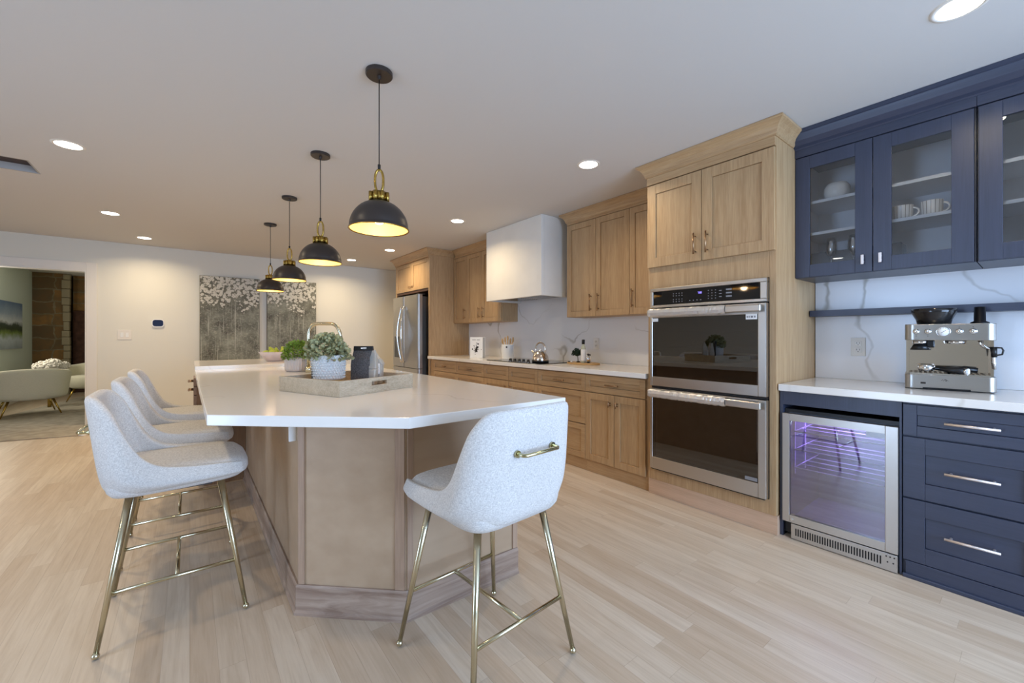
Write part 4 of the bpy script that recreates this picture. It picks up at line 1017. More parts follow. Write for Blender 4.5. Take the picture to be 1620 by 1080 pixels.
# short white scribbled mark on the band
fwd = Vector((math.sin(-va), -math.cos(va)*-1, 0)); rt = Vector((math.cos(va), math.sin(va), 0)); bk = Vector((-math.sin(-va), -math.cos(va), 0))
mb = MB(); random.seed(2)
base = Vector((0.760, 2.313, 1.1345))+bk*0.0096
for a0, a1, z0, z1 in ((-0.012, -0.004, -0.003, 0.004), (-0.003, -0.001, -0.004, 0.005), (0.001, 0.008, 0.003, 0.005), (0.001, 0.003, -0.004, 0.005), (0.005, 0.007, -0.004, 0.004), (0.009, 0.011, -0.004, 0.005), (0.012, 0.019, 0.003, 0.005), (0.015, 0.017, -0.004, 0.005)):
    vs = [mb.bm.verts.new(base+rt*a+Vector((0, 0, z))) for a, z in ((a0, z0), (a1, z0), (a1, z1), (a0, z1))]; mb.bm.faces.new(vs)
r_ = bmesh.ops.extrude_face_region(mb.bm, geom=list(mb.bm.faces)); bmesh.ops.translate(mb.bm, verts=[v for v in r_['geom'] if isinstance(v, bmesh.types.BMVert)], vec=-bk*0.0009)
link('white_mark', mb, 'whitem', lb, recalc=True)
t = thing('foil_pouch', 'small silver grey folded pouch with a white sticker at the right end of the tray', 'bag', (0.86, 2.38, 0.9265))
mb = MB(); rotbox(mb, (0.862, 2.375), 0.05, 0.05, 0.9265, 1.04, va, 0.058, 0.05, 0, 0.006); rotbox(mb, (0.866, 2.375), 0.066, 0.05, 1.036, 1.072, va, 0.050, 0.048, -0.012, 0.006); rotbox(mb, (0.852, 2.384), 0.050, 0.048, 1.069, 1.125, va, 0.030, 0.02, -0.022, 0.005)
pb = link('pouch_body', mb, 'bag', t)
mb = MB(); rotbox(mb, (0.846, 2.352), 0.036, 0.003, 0.985, 1.045, va, bev=0.0005); link('white_sticker', mb, 'whitem', t)
mb = MB().lathe([(0, 0.9265), (0.012, 0.9265), (0.012, 0.932), (0.006, 0.936), (0.0045, 1.078), (0.004, 1.082), (0, 1.082)], (0.515, 2.387, 0), 16)
tag(recenter(link('slim_black_stick', mb, 'black')), 'slim black candle standing left of the textured pot in the tray', 'stick')  # thin upright black stick, use unknown

# ------------------------------------------------------------------ cooktop and counter things
t = thing('cooktop', 'black glass cooktop with five front knobs set in the counter', 'cooktop', (3.03, 3.63, 0.9145))
link('glass_top', MB().box(2.815, 3.33, 3.155, 4.115, 0.9142, 0.921, 0.002), 'blackgl', t)
for i in range(5):
    y = 3.40+i*0.078
    k = link('knob', MB().lathe([(0, 0.9212), (0.021, 0.9212), (0.021, 0.93), (0.017, 0.934), (0.016, 0.952), (0.0, 0.953)], (2.868, y, 0), 20), 'black', t)
    link('knob_ring', MB().lathe([(0.0215, 0.9212), (0.0235, 0.9212), (0.0235, 0.925), (0.0215, 0.925)], (2.868, y, 0), 20), 'chrome', k)
mb = MB()
for bx2, by2, r in ((3.20, 3.93, 0.07), (3.16, 3.32, 0.085), (3.0, 3.93, 0.08)): mb.lathe([(r-0.003, 0.9212), (r, 0.9212), (r, 0.9216), (r-0.003, 0.9216)], (bx2, by2, 0), 40)
link('burner_ring', mb, 'mark', t)
t = thing('tea_kettle', 'round polished steel kettle with a loop handle on the cooktop', 'kettle', (2.99, 3.31, 0.9215))
kx, ky, kz = 2.985, 3.335, 0.9218
mb = MB().lathe([(0, kz), (0.082, kz), (0.088, kz+0.006), (0.090, kz+0.03), (0.084, kz+0.062), (0.068, kz+0.09), (0.046, kz+0.112), (0.040, kz+0.118), (0, kz+0.119)], (kx, ky, 0), 36)
body = link('kettle_body', mb, 'jade', t)
link('kettle_base_ring', MB().lathe([(0.0885, kz+0.0005), (0.092, kz+0.003), (0.0925, kz+0.02), (0.0905, kz+0.022)], (kx, ky, 0), 36), 'black', t)
link('lid_knob', MB().lathe([(0, kz+0.119), (0.030, kz+0.119), (0.018, kz+0.128), (0.006, kz+0.130), (0.006, kz+0.14), (0.012, kz+0.146), (0.010, kz+0.154), (0, kz+0.156)], (kx, ky, 0), 20), 'chrome', t)
dv = Vector((0.25, -0.97)).normalized()
pts = [(kx+dv.x*0.062*math.cos(a), ky+dv.y*0.062*math.cos(a), kz+0.140+0.072*math.sin(a)) for a in [PI*(-0.18+1.36*i/22) for i in range(23)]]
link('loop_handle', MB().tube(pts, 0.0085, 12), 'jade', t)
sv = -dv
link('spout', MB().cyl((kx+sv.x*0.055, ky+sv.y*0.055, kz+0.075), (kx+sv.x*0.112, ky+sv.y*0.112, kz+0.125), 0.017, 0.010), 'jade', t)

t = thing('utensil_crock', 'white crock with a dark dot on its side, left of the cooktop', 'crock', (3.22, 4.22, 0.9145))
ux, uy, uz = 3.24, 4.25, 0.9146
mb = MB().lathe([(0, uz), (0.072, uz), (0.075, uz+0.004), (0.080, uz+0.175), (0.081, uz+0.182), (0.076, uz+0.182), (0.070, uz+0.012), (0, uz+0.010)], (ux, uy, 0), 32); cr = link('crock_body', mb, 'whitem', t)
n_ = Vector((-0.75, -0.66, 0)).normalized(); q = Vector((ux, uy, uz+0.15))
link('dark_dot', MB().cyl(q+n_*0.078, q+n_*0.0835, 0.011), 'black', t)
random.seed(4)
UL = ['leftmost wooden utensil in the white crock', 'second wooden utensil from the left in the white crock', 'middle wooden utensil in the white crock', 'second wooden utensil from the right in the white crock', 'rightmost wooden utensil in the white crock']
rv = Vector((0.79, -0.61, 0))
for i in range(5):
    o = (i-2)*0.019; b0 = Vector((ux, uy, uz+0.02))+rv*o*0.3+Vector((0.61, 0.79, 0))*(0.012*((i % 2)*2-1)); b1 = b0+rv*o*1.7+Vector((0, 0, 0.235+0.02*((i*7) % 3)))
    t = thing('wooden_utensil', UL[i], 'utensil', tuple(b0), 'wooden utensils in the crock')
    link('utensil_shaft', MB().cyl(b0, b0+(b1-b0)*0.8, 0.006, 0.006, 8), 'boardw', t)
    mb = MB(); mid = b0+(b1-b0)*0.88; mb.sphere(mid, 0.017, (0.7, 0.7, 2.1), 12, 8); link('utensil_head', mb, 'boardw', t)

t = thing('cook_book', 'white upright book with a dark plant drawing beside the fridge panel', 'book', (3.05, 4.68, 0.9145))
A, B = Vector((3.0, 4.78)), Vector((3.085, 4.60)); d = (B-A).normalized(); n = Vector((-d.y, d.x)); 
if n.x < 0: n = -n
def bkp(u, v): q = A+d*u+n*v; return (q.x, q.y)
W = (B-A).length
link('page_block', MB().prism([bkp(0.003, 0.003), bkp(W-0.003, 0.003), bkp(W-0.003, 0.062), bkp(0.003, 0.062)][::-1], 0.918, 1.186), plain('page_edges', srgb(196, 192, 184), 0.8), t)
mb = MB().prism([bkp(0, 0), bkp(W, 0), bkp(W, 0.003), bkp(0, 0.003)][::-1], 0.9146, 1.19); mb.prism([bkp(0, 0.062), bkp(W, 0.062), bkp(W, 0.065), bkp(0, 0.065)][::-1], 0.9146, 1.19); mb.prism([bkp(-0.0005, 0.0), bkp(0.0, 0), bkp(0.0, 0.065), bkp(-0.0005, 0.065)][::-1], 0.9146, 1.19)
cv = link('cover', mb, 'whitem', t)
mb = MB(); random.seed(9)
for i in range(46):
    u = W*0.5+random.gauss(0, 0.026); z = 1.03+random.gauss(0, 0.032); s_ = random.uniform(0.004, 0.011)
    u = min(max(u, 0.02), W-0.02); z = min(max(z, 0.96), 1.11)
    mb.prism([bkp(u-s_, -0.0008), bkp(u+s_, -0.0008), bkp(u+s_*0.3, 0.0), bkp(u-s_*0.3, 0.0)][::-1], z-s_*0.8, z+s_*0.8)
link('plant_drawing', mb, 'dark', cv)
mb = MB()
for k in range(11):
    if k == 5: continue
    u = 0.04+k*0.011; mb.prism([bkp(u, -0.0008), bkp(u+0.007, -0.0008), bkp(u+0.007, 0.0), bkp(u, 0.0)][::-1], 1.150, 1.158)
link('title_print', mb, 'dark', cv)

# board with bottle, small tree and shakers
bdx, bdy, bdz = 3.215, 2.93, 0.9145
mb = MB().prism([(bdx+0.12*math.cos(a)*(1.0), bdy+0.20*math.sin(a)) for a in [2*PI*i/40 for i in range(40)]], bdz, bdz+0.016, 0.003)
tag(recenter(link('round_board', mb, 'boardw')), 'small oval wooden board on the counter near the oven tower', 'board')
zb = bdz+0.0165
t = thing('miniature_tree', 'tiny topiary with a dark green crown on the wooden board', 'plant', (3.2, 3.0, zb))
mb = MB(); leaf_ball(mb, (3.20, 3.00, zb+0.085), 0.052, 0.052, 420, 0.016, 31, hollow=0.2); mb.sphere((3.20, 3.0, zb+0.097), 0.036); link('crown', mb, 'leaf3', t)
link('trunk', MB().cyl((3.20, 2.985, zb), (3.20, 2.995, zb+0.075), 0.004, seg=8), 'stem', t)
link('tree_base', MB().lathe([(0, zb), (0.018, zb), (0.018, zb+0.012), (0, zb+0.013)], (3.20, 2.985, 0), 16), 'dark', t)
t = thing('oil_bottle', 'clear glass bottle with a white label and black cap on the wooden board', 'bottle', (3.19, 2.905, zb))
bx3, by3 = 3.19, 2.905
link('glass_body', MB().lathe([(0, zb), (0.023, zb), (0.025, zb+0.004), (0.025, zb+0.14), (0.020, zb+0.165), (0.012, zb+0.178), (0.012, zb+0.19), (0, zb+0.19)], (bx3, by3, 0), 20), plain('pale_oil_glass', srgb(186, 190, 170), 0.08), t)
link('white_label', MB().lathe([(0.0256, zb+0.02), (0.0262, zb+0.022), (0.0262, zb+0.135), (0.0256, zb+0.137)], (bx3, by3, 0), 20), 'whitem', t)
link('black_cap', MB().lathe([(0, zb+0.190), (0.015, zb+0.190), (0.016, zb+0.235), (0, zb+0.238)], (bx3, by3, 0), 16), 'black', t)
t = thing('pepper_shaker', 'small glass shaker with a dark top right of the black capped bottle', 'shaker', (3.2, 2.845, zb), 'shakers on the wooden board')
link('shaker_body', MB().lathe([(0, zb+0.012), (0.015, zb+0.012), (0.019, zb+0.04), (0.014, zb+0.075), (0, zb+0.076)], (3.2, 2.848, 0), 16), 'chrome', t)
link('shaker_top', MB().lathe([(0, zb+0.076), (0.013, zb+0.076), (0.010, zb+0.092), (0, zb+0.095)], (3.2, 2.848, 0), 16), 'dark', t)
link('shaker_foot', MB().lathe([(0, zb), (0.016, zb), (0.016, zb+0.012), (0, zb+0.012)], (3.2, 2.848, 0), 16), 'black', t)
t = thing('salt_shaker', 'second small shaker standing behind the first one on the wooden board', 'shaker', (3.25, 2.86, zb), 'shakers on the wooden board')
link('shaker_body', MB().lathe([(0, zb), (0.014, zb), (0.017, zb+0.04), (0.013, zb+0.07), (0, zb+0.071)], (3.25, 2.872, 0), 16), 'white', t)
link('shaker_top', MB().lathe([(0, zb+0.071), (0.012, zb+0.071), (0.009, zb+0.086), (0, zb+0.088)], (3.25, 2.872, 0), 16), 'dark', t)
random.seed(5)
for k, (xx, yy, lab) in enumerate(((3.14, 3.06, 'small dark pebble at the left end of the wooden board'), (3.135, 3.02, 'small white pebble at the front of the wooden board'))):
    tag(recenter(link('pebble', MB().sphere((xx, yy, zb+0.007), 0.009, (1.2, 1.3, 0.75), 10, 7), 'dark' if k == 0 else 'whitem')), lab, 'pebble', 'pebbles on the wooden board')

# ------------------------------------------------------------------ espresso machine (local: x right, -y front)
t = thing('espresso_machine', 'brushed steel espresso machine with bean hopper on the bar counter', 'coffee machine', (3.12, 0.472, 0.9145), world=False)
t.rotation_euler = (0, 0, math.radians(-82))
WM, DM = 0.335, 0.235
def rrect(x0, x1, y0, y1, r, front_only=True):
    pts = []
    for cx2, cy2, a0 in ((x0+r, y0+r, PI), (x1-r, y0+r, 1.5*PI)):
        for i in range(7): a = a0+PI/2*i/6; pts.append((cx2+r*math.cos(a), cy2+r*math.sin(a)))
    pts += [(x1, y1), (x0, y1)]
    return pts
hb = link('brew_head', MB().prism(rrect(0, WM, 0, DM, 0.035), 0.265, 0.352, 0.003), 'steel_v', t)
mb = MB().prism(rrect(0, WM, 0.0, DM, 0.03), 0.004, 0.080, 0.003); link('drip_tray_base', mb, 'steel_v', t)
mb = MB().box(0.01, WM-0.01, 0.13, DM, 0.079, 0.266); mb.box(0.005, 0.016, 0.08, 0.14, 0.079, 0.266); mb.box(WM-0.016, WM-0.005, 0.08, 0.14, 0.079, 0.266)
link('back_column', mb, 'jade', t)
mb = MB()
for i in range(15): mb.box(0.03+i*0.0195, 0.038+i*0.0195, 0.02, 0.125, 0.080, 0.086)
mb.box(0.02, WM-0.02, 0.015, 0.022, 0.080, 0.087); link('drip_grate', mb, 'chrome', t)
link('foot', MB().box(0.01, 0.09, 0.03, DM-0.02, 0.0, 0.004), 'black', t); link('foot', MB().box(WM-0.09, WM-0.01, 0.03, DM-0.02, 0.0, 0.004), 'black', t)
link('tray_cutout', MB().box(0.07, 0.245, -0.0012, 0.004, 0.004, 0.012), 'black', t)
mb = MB().lathe([(0.0, 0.352), (0.066, 0.352), (0.072, 0.378), (0.089, 0.414), (0.091, 0.436), (0.087, 0.438), (0.0, 0.436)], (0.115, 0.105, 0), 28); link('bean_hopper', mb, plain('smoky_hopper', srgb(34, 32, 32), 0.12), t)
mb = MB().lathe([(0, 0.352), (0.036, 0.352), (0.034, 0.360), (0.022, 0.366), (0.021, 0.440), (0.0, 0.443)], (0.285, 0.12, 0), 24); link('tamper', mb, 'black', t)
for x, r in ((0.045, 0.0125), (0.09, 0.0125), (0.205, 0.013), (0.253, 0.0135)):
    b_ = link('button', MB().lathe([(r+0.002, 0), (r+0.002, 0.002), (r, 0.003), (r, 0.006), (0, 0.0065)], (0, 0, 0), 20), 'chrome', hb)
    b_.data.transform(Matrix.Translation((x, -0.0008, 0.312)) @ Matrix.Rotation(PI/2, 4, 'X'))
gd = link('pressure_gauge', MB().lathe([(0.028, -0.004), (0.028, 0.004), (0.025, 0.006), (0.0245, 0.003), (0, 0.003)], (0, 0, 0), 28), 'chrome', hb)
gd.data.transform(Matrix.Translation((0.147, -0.001, 0.311)) @ Matrix.Rotation(PI/2, 4, 'X'))
mb = MB().lathe([(0, 0.0), (0.0235, 0.0), (0.0235, 0.0008), (0, 0.001)], (0, 0, 0), 24); gf = link('gauge_face', mb, 'whitem', hb); gf.data.transform(Matrix.Translation((0.147, -0.0045, 0.311)) @ Matrix.Rotation(PI/2, 4, 'X'))
mb = MB().cyl((0.139, -0.0062, 0.304), (0.158, -0.0062, 0.319), 0.0009, seg=6)
for i in range(9): a = PI*(1.15-1.3*i/8); mb.cyl((0.147+0.018*math.cos(a), -0.0062, 0.311+0.018*math.sin(a)), (0.147+0.021*math.cos(a), -0.0062, 0.311+0.021*math.sin(a)), 0.0006, seg=5)
link('gauge_needle', mb, 'dark', hb)
mb = MB()
for x in (0.205, 0.253): mb.cyl((x, -0.0012, 0.334), (x, 0.001, 0.334), 0.002, seg=8)
for x in (0.045, 0.09): mb.cyl((x, -0.0012, 0.288), (x, 0.001, 0.288), 0.0018, seg=8)
link('indicator_dot', mb, 'dark', hb)
mb = MB().cyl((0.062, 0.07, 0.265), (0.062, 0.07, 0.245), 0.031); link('grinder_collar', mb, 'chrome', t)
mb = MB().cyl((0.062, 0.07, 0.245), (0.062, 0.07, 0.212), 0.026, 0.043); mb.box(0.085, 0.118, 0.05, 0.09, 0.225, 0.266, 0.006); link('grind_outlet', mb, 'black', t)
link('group_head', MB().cyl((0.195, 0.075, 0.265), (0.195, 0.075, 0.247), 0.040), 'chrome', t)
mb = MB().cyl((0.085, 0.055, 0.098), (0.085, 0.055, 0.130), 0.032, 0.036); link('portafilter_basket', mb, 'chrome', t)
pf = link('portafilter_handle', MB().tube([(0.12, 0.05, 0.113), (0.17, 0.035, 0.108), (0.225, 0.012, 0.104)], 0.013, 12, rs=[0.009, 0.014, 0.017]), 'black', t)
link('handle_cap', MB().cyl((0.225, 0.012, 0.104), (0.236, 0.006, 0.1035), 0.0165), 'chrome', pf)
mb = MB().tube([(0.165, 0.085, 0.098), (0.235, 0.085, 0.112), (0.275, 0.085, 0.108)], 0.014, 12); link('spare_tamper_handle', mb, 'black', t)
mb = MB().tube([(0.288, 0.06, 0.266), (0.290, 0.055, 0.245), (0.305, 0.050, 0.228), (0.325, 0.045, 0.212), (0.328, 0.045, 0.15), (0.330, 0.043, 0.118)], 0.0055, 10); sw = link('steam_wand', mb, 'chrome', t)
mb = MB().cyl((0.325, 0.045, 0.232), (0.328, 0.045, 0.180), 0.013, 0.010); mb.tube([(0.330, 0.045, 0.229), (0.352, 0.045, 0.228), (0.358, 0.045, 0.215), (0.354, 0.045, 0.195), (0.335, 0.045, 0.190)], 0.004, 8); link('wand_grip', mb, 'black', sw)
# drawn emblem on the drip tray: small double peak
mb = MB()
for (a, b2) in (((0.148, 0.050), (0.154, 0.060)), ((0.154, 0.060), (0.160, 0.050)), ((0.160, 0.050), (0.154, 0.050)), ((0.158, 0.058), (0.166, 0.050)), ((0.140, 0.052), (0.147, 0.058))):
    mb.cyl((a[0], -0.0008, a[1]), (b2[0], -0.0008, b2[1]), 0.0009, seg=6)
link('front_emblem', mb, 'dark', t)
link('dark_tab', MB().box(0.062, 0.082, -0.0012, 0.002, 0.030, 0.040, 0.0005), 'dark', t)

# ------------------------------------------------------------------ bar stools
def make_stool(turn, label, loc, rot):
    t = thing('bar_stool', label, 'stool', loc, 'counter stools around the island', world=False); t.rotation_euler = (0, 0, rot)
    # upholstered shell (faces +y)
    def hw(t_): return 0.205+0.045*min(1, t_/0.25)-0.020*max(0, (t_-0.45)/0.55)
    def yb(t_): return -0.232-0.055*t_
    def H(y):
        K = [(-0.30, 0.970), (-0.255, 0.965), (-0.20, 0.905), (-0.15, 0.80), (-0.11, 0.725), (-0.07, 0.690), (-0.02, 0.674), (0.06, 0.665), (0.16, 0.660), (0.26, 0.645)]
        if y <= K[0][0]: return K[0][1]
        for (a, za), (b_, zb_) in zip(K, K[1:]):
            if y <= b_: u = (y-a)/(b_-a); u = u*u*(3-2*u) if False else u; return za+(zb_-za)*u
        return K[-1][1]
    mb = MB(); bm = mb.bm; NS, NT = 52, 12; rows = []
    for j in range(NT+1):
        v = j/NT; row = []
        for i in range(NS+1):
            s_ = -1+2*i/NS
            # plan: straight arms then rounded back
            ta = 0.5*v
            sg = -1 if s_ < 0 else 1; q = abs(s_)            # q 1 = front tip, 0 = back centre
            R = 0.125
            w_ = hw(v*0.9); y_b = yb(v*0.98)
            L1 = w_-R; L2 = PI/2*R; L3 = 0.235-(y_b+R); L = L1+L2+L3; dd = q*L
            if dd < L1: x, y = dd, y_b
            elif dd < L1+L2: a = (dd-L1)/R; x, y = L1+R*math.sin(a), y_b+R-R*math.cos(a)
            else: x, y = w_, y_b+R+(dd-L1-L2)
            if y > 0.15: x -= 0.3*(y-0.15)
            zb0 = 0.565+0.022*max(0, min(1, (y+0.2)/0.4)); ht = H(yb(0)+ (y-y_b)*1.0 if False else y)
            z = zb0+(ht-zb0)*v
            if j == 0: x *= 0.86; y = y*0.86-0.004; z += 0.0
            elif j == 1: x *= 0.975; y *= 0.985; z = zb0+(ht-zb0)*0.05
            row.append(bm.verts.new((x*sg, y, z)))
        rows.append(row)
    for a, b_ in zip(rows, rows[1:]):
        for i in range(NS): f = bm.faces.new([a[i], a[i+1], b_[i+1], b_[i]]); f.smooth = True
    o = link('backrest', mb, 'linen', t)
    sd = o.modifiers.new('thickness', 'SOLIDIFY'); sd.thickness = 0.032; sd.offset = -1
    ss = o.modifiers.new('smooth', 'SUBSURF'); ss.levels = 1; ss.render_levels = 1
    # seat cushion
    mb = MB(); bm = mb.bm; rings = []
    def outline(k, dy=0.0):
        pts = []; n = 44
        for i in range(n):
            a = 2*PI*i/n; ca_, sa_ = math.cos(a), math.sin(a); e = 0.36
            x = 0.214*k*math.copysign(abs(ca_)**e, ca_); y = 0.232*k*math.copysign(abs(sa_)**e, sa_)+0.008
            pts.append((x, y))
        return pts
    for k, z in ((0.55, 0.562), (0.86, 0.563), (0.95, 0.568), (1.0, 0.585), (1.02, 0.61), (1.015, 0.635), (0.98, 0.653), (0.90, 0.662), (0.6, 0.666), (0.2, 0.667)):
        rings.append([bm.verts.new((x, y+(0.012 if 0.58 < z < 0.64 else 0)*(1 if y > 0.15 else 0), z+0.012*max(0, (y+0.05)/0.3) if z < 0.6 else z-0.012*max(0, -y/0.23)*0)) for x, y in outline(k)])
    for a, b_ in zip(rings, rings[1:]):
        n = len(a)
        for i in range(n): f = bm.faces.new([a[i], a[(i+1) % n], b_[(i+1) % n], b_[i]]); f.smooth = True
    bm.faces.new(rings[0][::-1]); f = bm.faces.new(rings[-1]); f.smooth = True
    link('seat', mb, 'linen', t)
    link('seat_plate', MB().box(-0.12, 0.12, -0.12, 0.12, 0.545, 0.5615), 'dark', t)
    # frame
    R_ = Matrix.Rotation(turn, 4, 'Z')
    def V(x, y, z): return R_ @ Vector((x, y, z))
    T, F, zt_ = 0.150, 0.238, 0.562
    def lp(sx, sy, z): k = (zt_-z)/zt_; q = T+(F-T)*k; return V(sx*q, sy*q, z)
    for sx, sy in ((-1, -1), (1, -1), (1, 1), (-1, 1)):
        lg = link('leg', MB().cyl(lp(sx, sy, 0.022), lp(sx, sy, zt_), 0.0085, 0.0135, 16), 'champ', t)
        p_ = lp(sx, sy, 0.013); mb = MB().sphere(p_, 0.0125, u=14, v=10); link('ball_foot', mb, 'champ', lg)
    for sy in (-1, 1): link('stretcher', MB().cyl(lp(-1, sy, 0.215), lp(1, sy, 0.215), 0.0075), 'champ', t)
    a, b_ = lp(-1, -1, 0.215), lp(1, -1, 0.215); c_, d_ = lp(-1, 1, 0.215), lp(1, 1, 0.215)
    link('cross_bar', MB().cyl((a+b_)/2, (c_+d_)/2, 0.0075), 'champ', t)
    # brass pull on the back
    mb = MB(); yb_ = -0.272
    mb.tube([(-0.082, yb_+0.012, 0.822), (-0.082, yb_-0.026, 0.822), (-0.072, yb_-0.034, 0.822), (0.072, yb_-0.034, 0.822), (0.082, yb_-0.026, 0.822), (0.082, yb_+0.012, 0.822)], 0.0062, 10)
    for sx in (-1, 1): mb.cyl((sx*0.082, yb_+0.006, 0.822), (sx*0.082, yb_-0.004, 0.822), 0.012)
    link('back_handle', mb, plain('brass_pull', srgb(196, 190, 150), 0.16, 1), t)
    return t
make_stool(0, 'pale linen stool at the near end of the island, back handle towards the viewer', (0.894, 1.315, 0), math.radians(4))
s1 = make_stool(PI/2, 'pale linen stool on the left side of the island, nearest the viewer', (-0.040, 2.400, 0), -PI/2)
dup(s1, (-0.045, 3.130, 0), -PI/2, 'middle one of the three linen stools along the left side of the island')
dup(s1, (-0.045, 3.860, 0), -PI/2, 'farthest linen stool along the left side of the island, nearest the far wall')

# ------------------------------------------------------------------ pendants
PLAB = ['dark dome pendant lamp over the near end of the island', 'second dark dome pendant from the near end of the island', 'third dark dome pendant lamp, its rim level with the blossom paintings', 'farthest and smallest looking dark dome pendant above the fruit bowl']
t = thing('pendant_lamp', PLAB[0], 'pendant lamp', (0.737, 2.012, CEIL), 'dome pendants over the island', world=False)
link('canopy', MB().lathe([(0, 0), (0.064, 0), (0.064, -0.016), (0.060, -0.020), (0.010, -0.020), (0.008, -0.036), (0, -0.038)], seg=36, smooth=False), 'dark', t)
link('cord', MB().cyl((0, 0, -0.036), (0, 0, -0.462), 0.0028, seg=8), 'black', t)
link('cord_grip', MB().cyl((0, 0, -0.455), (0, 0, -0.478), 0.0075, 0.0065, seg=12), 'black', t)
pts = []
for i in range(28):
    a = 2*PI*i/28; pts.append((0.020*math.cos(a)*0.85, 0.020*math.cos(a)*0.5*-1, -0.535+0.055*math.copysign(abs(math.sin(a))**0.8, math.sin(a))))
link('hanging_link', MB().tube(pts, 0.0062, 8, closed=True), 'brass', t)
mb = MB().cyl((0, 0, -0.636), (0, 0, -0.592), 0.038, 0.038, 24)
for i in range(8):
    a = 2*PI*i/8; mb.cyl((0.042*math.cos(a), 0.042*math.sin(a), -0.640), (0.042*math.cos(a), 0.042*math.sin(a), -0.594), 0.0095, seg=10)
mb.cyl((0, 0, -0.592), (0, 0, -0.583), 0.012); link('brass_collar', mb, 'brass', t)
def dome(r, h, n, z0, th=0): return [((r-th)*math.sin(PI/2*i/n), z0+(h-th)*(math.cos(PI/2*i/n)-1)+0) for i in range(n+1)]
R0, H0 = 0.140, 0.136; zt_ = -0.634
outer = [((R0)*math.sin(PI/2*i/14)**0.92, zt_-H0*(1-math.cos(PI/2*i/14))) for i in range(15)]
outer.append((R0+0.003, zt_-H0-0.001)); outer.append((R0+0.003, zt_-H0-0.005)); outer.append((R0-0.001, zt_-H0-0.006))
sh = link('lamp_shade', MB().lathe(outer, seg=48), 'dark', t)
inner = [((R0-0.003)*math.sin(PI/2*i/14)**0.92, zt_-0.003-(H0-0.0)*(1-math.cos(PI/2*i/14))) for i in range(15)]
link('shade_lining', MB().lathe(inner[::-1], seg=48), 'cream', sh)
link('lamp_rim', MB().lathe([(R0+0.003, zt_-H0-0.003), (R0+0.0045, zt_-H0-0.005), (R0+0.002, zt_-H0-0.008), (R0-0.002, zt_-H0-0.006)], seg=48), 'brass', sh)
link('bulb', MB().sphere((0, 0, zt_-0.085), 0.030), 'bulb', t)
link('bulb_socket', MB().cyl((0, 0, zt_-0.004), (0, 0, zt_-0.058), 0.015), 'whitem', t)
pend = [t]
for i in range(1, 4): pend.append(dup(t, (0.737, 2.012+1.161*i, CEIL), None, PLAB[i]))
WARM = (1.0, 0.72, 0.42)
for p in pend:
    d = bpy.data.lights.new('pendant_light', 'POINT'); d.energy = 2.4; d.color = WARM; d.shadow_soft_size = 0.03
    o = bpy.data.objects.new('pendant_light', d); C.objects.link(o); o.location = (p.location.x, p.location.y, CEIL-0.634-0.132)

# ------------------------------------------------------------------ recessed lights
DL = [(2.394, 0.204, 'recessed downlight at the top right above the navy cabinets'), (2.38, 2.115, 'recessed downlight in front of the oven tower crown'), (2.38, 4.056, 'recessed downlight in front of the white hood'), (2.38, 6.05, 'recessed downlight near the refrigerator crown'),
      (2.17, 7.23, 'right of two small recessed downlights by the far wall'), (1.862, 7.25, 'left of two small recessed downlights by the far wall'), (-0.65, 4.068, 'largest recessed downlight on the left side of the ceiling'), (-0.66, 6.05, 'middle recessed downlight on the left side of the ceiling'), (-0.47, 7.29, 'recessed downlight washing the far wall near the thermostat'),
      (-0.65, 2.1, 'added unseen downlight above the left stools, there for its light'), (-2.3, 2.1, 'added unseen downlight over the open floor, there for its light')]  # last two are out of view, added to light the room
LP = [4, 6, 10, 12, 6, 6, 11, 13, 10, 6, 5]
src = None
for (x, y, lab), pw_ in zip(DL, LP):
    if src is None:
        src = thing('downlight', lab, 'downlight', (x, y, CEIL), 'recessed ceiling downlights', world=False)
        link('trim_ring', MB().lathe([(0.068, -0.0005), (0.068, -0.004), (0.080, -0.004), (0.086, -0.0005)], seg=36), 'trim', src)
        link('lens', MB().lathe([(0.0, -0.003), (0.068, -0.003), (0.068, -0.0005), (0, -0.0005)], seg=36), 'lens', src)
    else: dup(src, (x, y, CEIL), None, lab)
    d = bpy.data.lights.new('downlight_lamp', 'AREA'); d.shape = 'DISK'; d.size = 0.12; d.energy = pw_; d.color = (1.0, 0.79, 0.50); d.spread = math.radians(150)
    o = bpy.data.objects.new('downlight_lamp', d); C.objects.link(o); o.location = (x, y, CEIL-0.008)

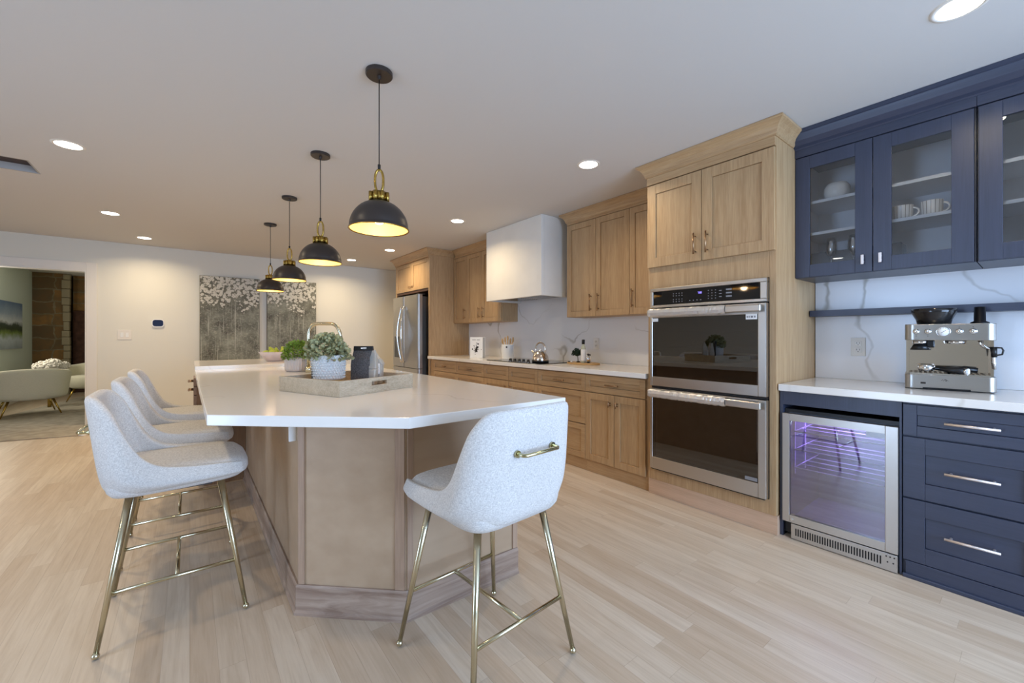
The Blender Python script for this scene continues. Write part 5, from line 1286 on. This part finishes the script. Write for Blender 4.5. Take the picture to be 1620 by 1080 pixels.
# ------------------------------------------------------------------ living room chairs and flowers
def tub_chair(loc, rot, label, src=[None]):
    if src[0] is not None: return dup(src[0], loc, rot, label)
    t = thing('tub_chair', label, 'armchair', loc, 'ivory tub chairs in the living room', world=False); t.rotation_euler = (0, 0, rot)
    mb = MB(); bm = mb.bm; rows = []; n = 32
    for j in range(6):
        v = j/5; row = []
        for i in range(n+1):
            a = PI*(-0.12)+PI*1.24*i/n; k = 0.90+0.12*v
            hgt = 0.46-0.05*abs(math.cos(a))**2
            row.append(bm.verts.new((0.44*k*math.copysign(abs(math.cos(a))**0.75, math.cos(a)), -0.36*k*math.copysign(abs(math.sin(a))**0.75, math.sin(a)), 0.24+hgt*v)))
        rows.append(row)
    for a, b_ in zip(rows, rows[1:]):
        for i in range(n): f = bm.faces.new([a[i], a[i+1], b_[i+1], b_[i]]); f.smooth = True
    o = link('backrest', mb, 'chairf', t); s_ = o.modifiers.new('thickness', 'SOLIDIFY'); s_.thickness = 0.09; s_.offset = 1; o.modifiers.new('smooth', 'SUBSURF').render_levels = 1
    mb = MB().lathe([(0, 0.235), (0.34, 0.235), (0.37, 0.26), (0.37, 0.43), (0.34, 0.46), (0, 0.465)], (0, 0, 0), 36)
    for v in mb.bm.verts: v.co.y *= 0.90
    link('seat', mb, 'chairf', t)
    for sx, sy in ((-1, -1), (1, -1), (1, 1), (-1, 1)): link('leg', MB().cyl((sx*0.22, sy*0.20, 0.235), (sx*0.30, sy*0.27, 0.0), 0.015, 0.008), 'brass', t)
    src[0] = t; return t
tub_chair((-1.93, 9.50, 0.018), 0.30, 'ivory tub chair with brass legs facing away in the living room')
tub_chair((-1.38, 10.98, 0.018), math.radians(160), 'second ivory tub chair behind the first, beside the white flowers')
t = thing('side_table', 'small round dark table holding the white flowers between the tub chairs', 'table', (-1.86, 10.28, 0.0125))
link('table_top', MB().cyl((-1.86, 10.28, 0.50), (-1.86, 10.28, 0.525), 0.20, seg=28), 'dark', t)
link('pedestal', MB().cyl((-1.86, 10.28, 0.0125), (-1.86, 10.28, 0.50), 0.025), 'brass', t)
t = thing('hydrangea_vase', 'white hydrangea bunch showing above the tub chair back', 'flowers', (-1.86, 10.28, 0.5255))
link('vase', MB().lathe([(0, 0.5255), (0.05, 0.5255), (0.06, 0.56), (0.045, 0.64), (0.05, 0.66), (0, 0.655)], (-1.86, 10.28, 0), 20), 'white', t)
mb = MB(); random.seed(21)
for cx3, cy3, cz3, r in ((-1.95, 10.28, 0.70, 0.10), (-1.82, 10.24, 0.73, 0.11), (-1.72, 10.32, 0.70, 0.09)):
    for i in range(110):
        th = random.uniform(0, 2*PI); ph = math.acos(random.uniform(-1, 1)); mb.sphere((cx3+r*math.sin(ph)*math.cos(th), cy3+r*math.sin(ph)*math.sin(th), cz3+r*0.8*math.cos(ph)), 0.016, u=6, v=4)
    mb.sphere((cx3, cy3, cz3), r*0.95, (1, 1, 0.8))
link('blossoms', mb, 'petal', t)
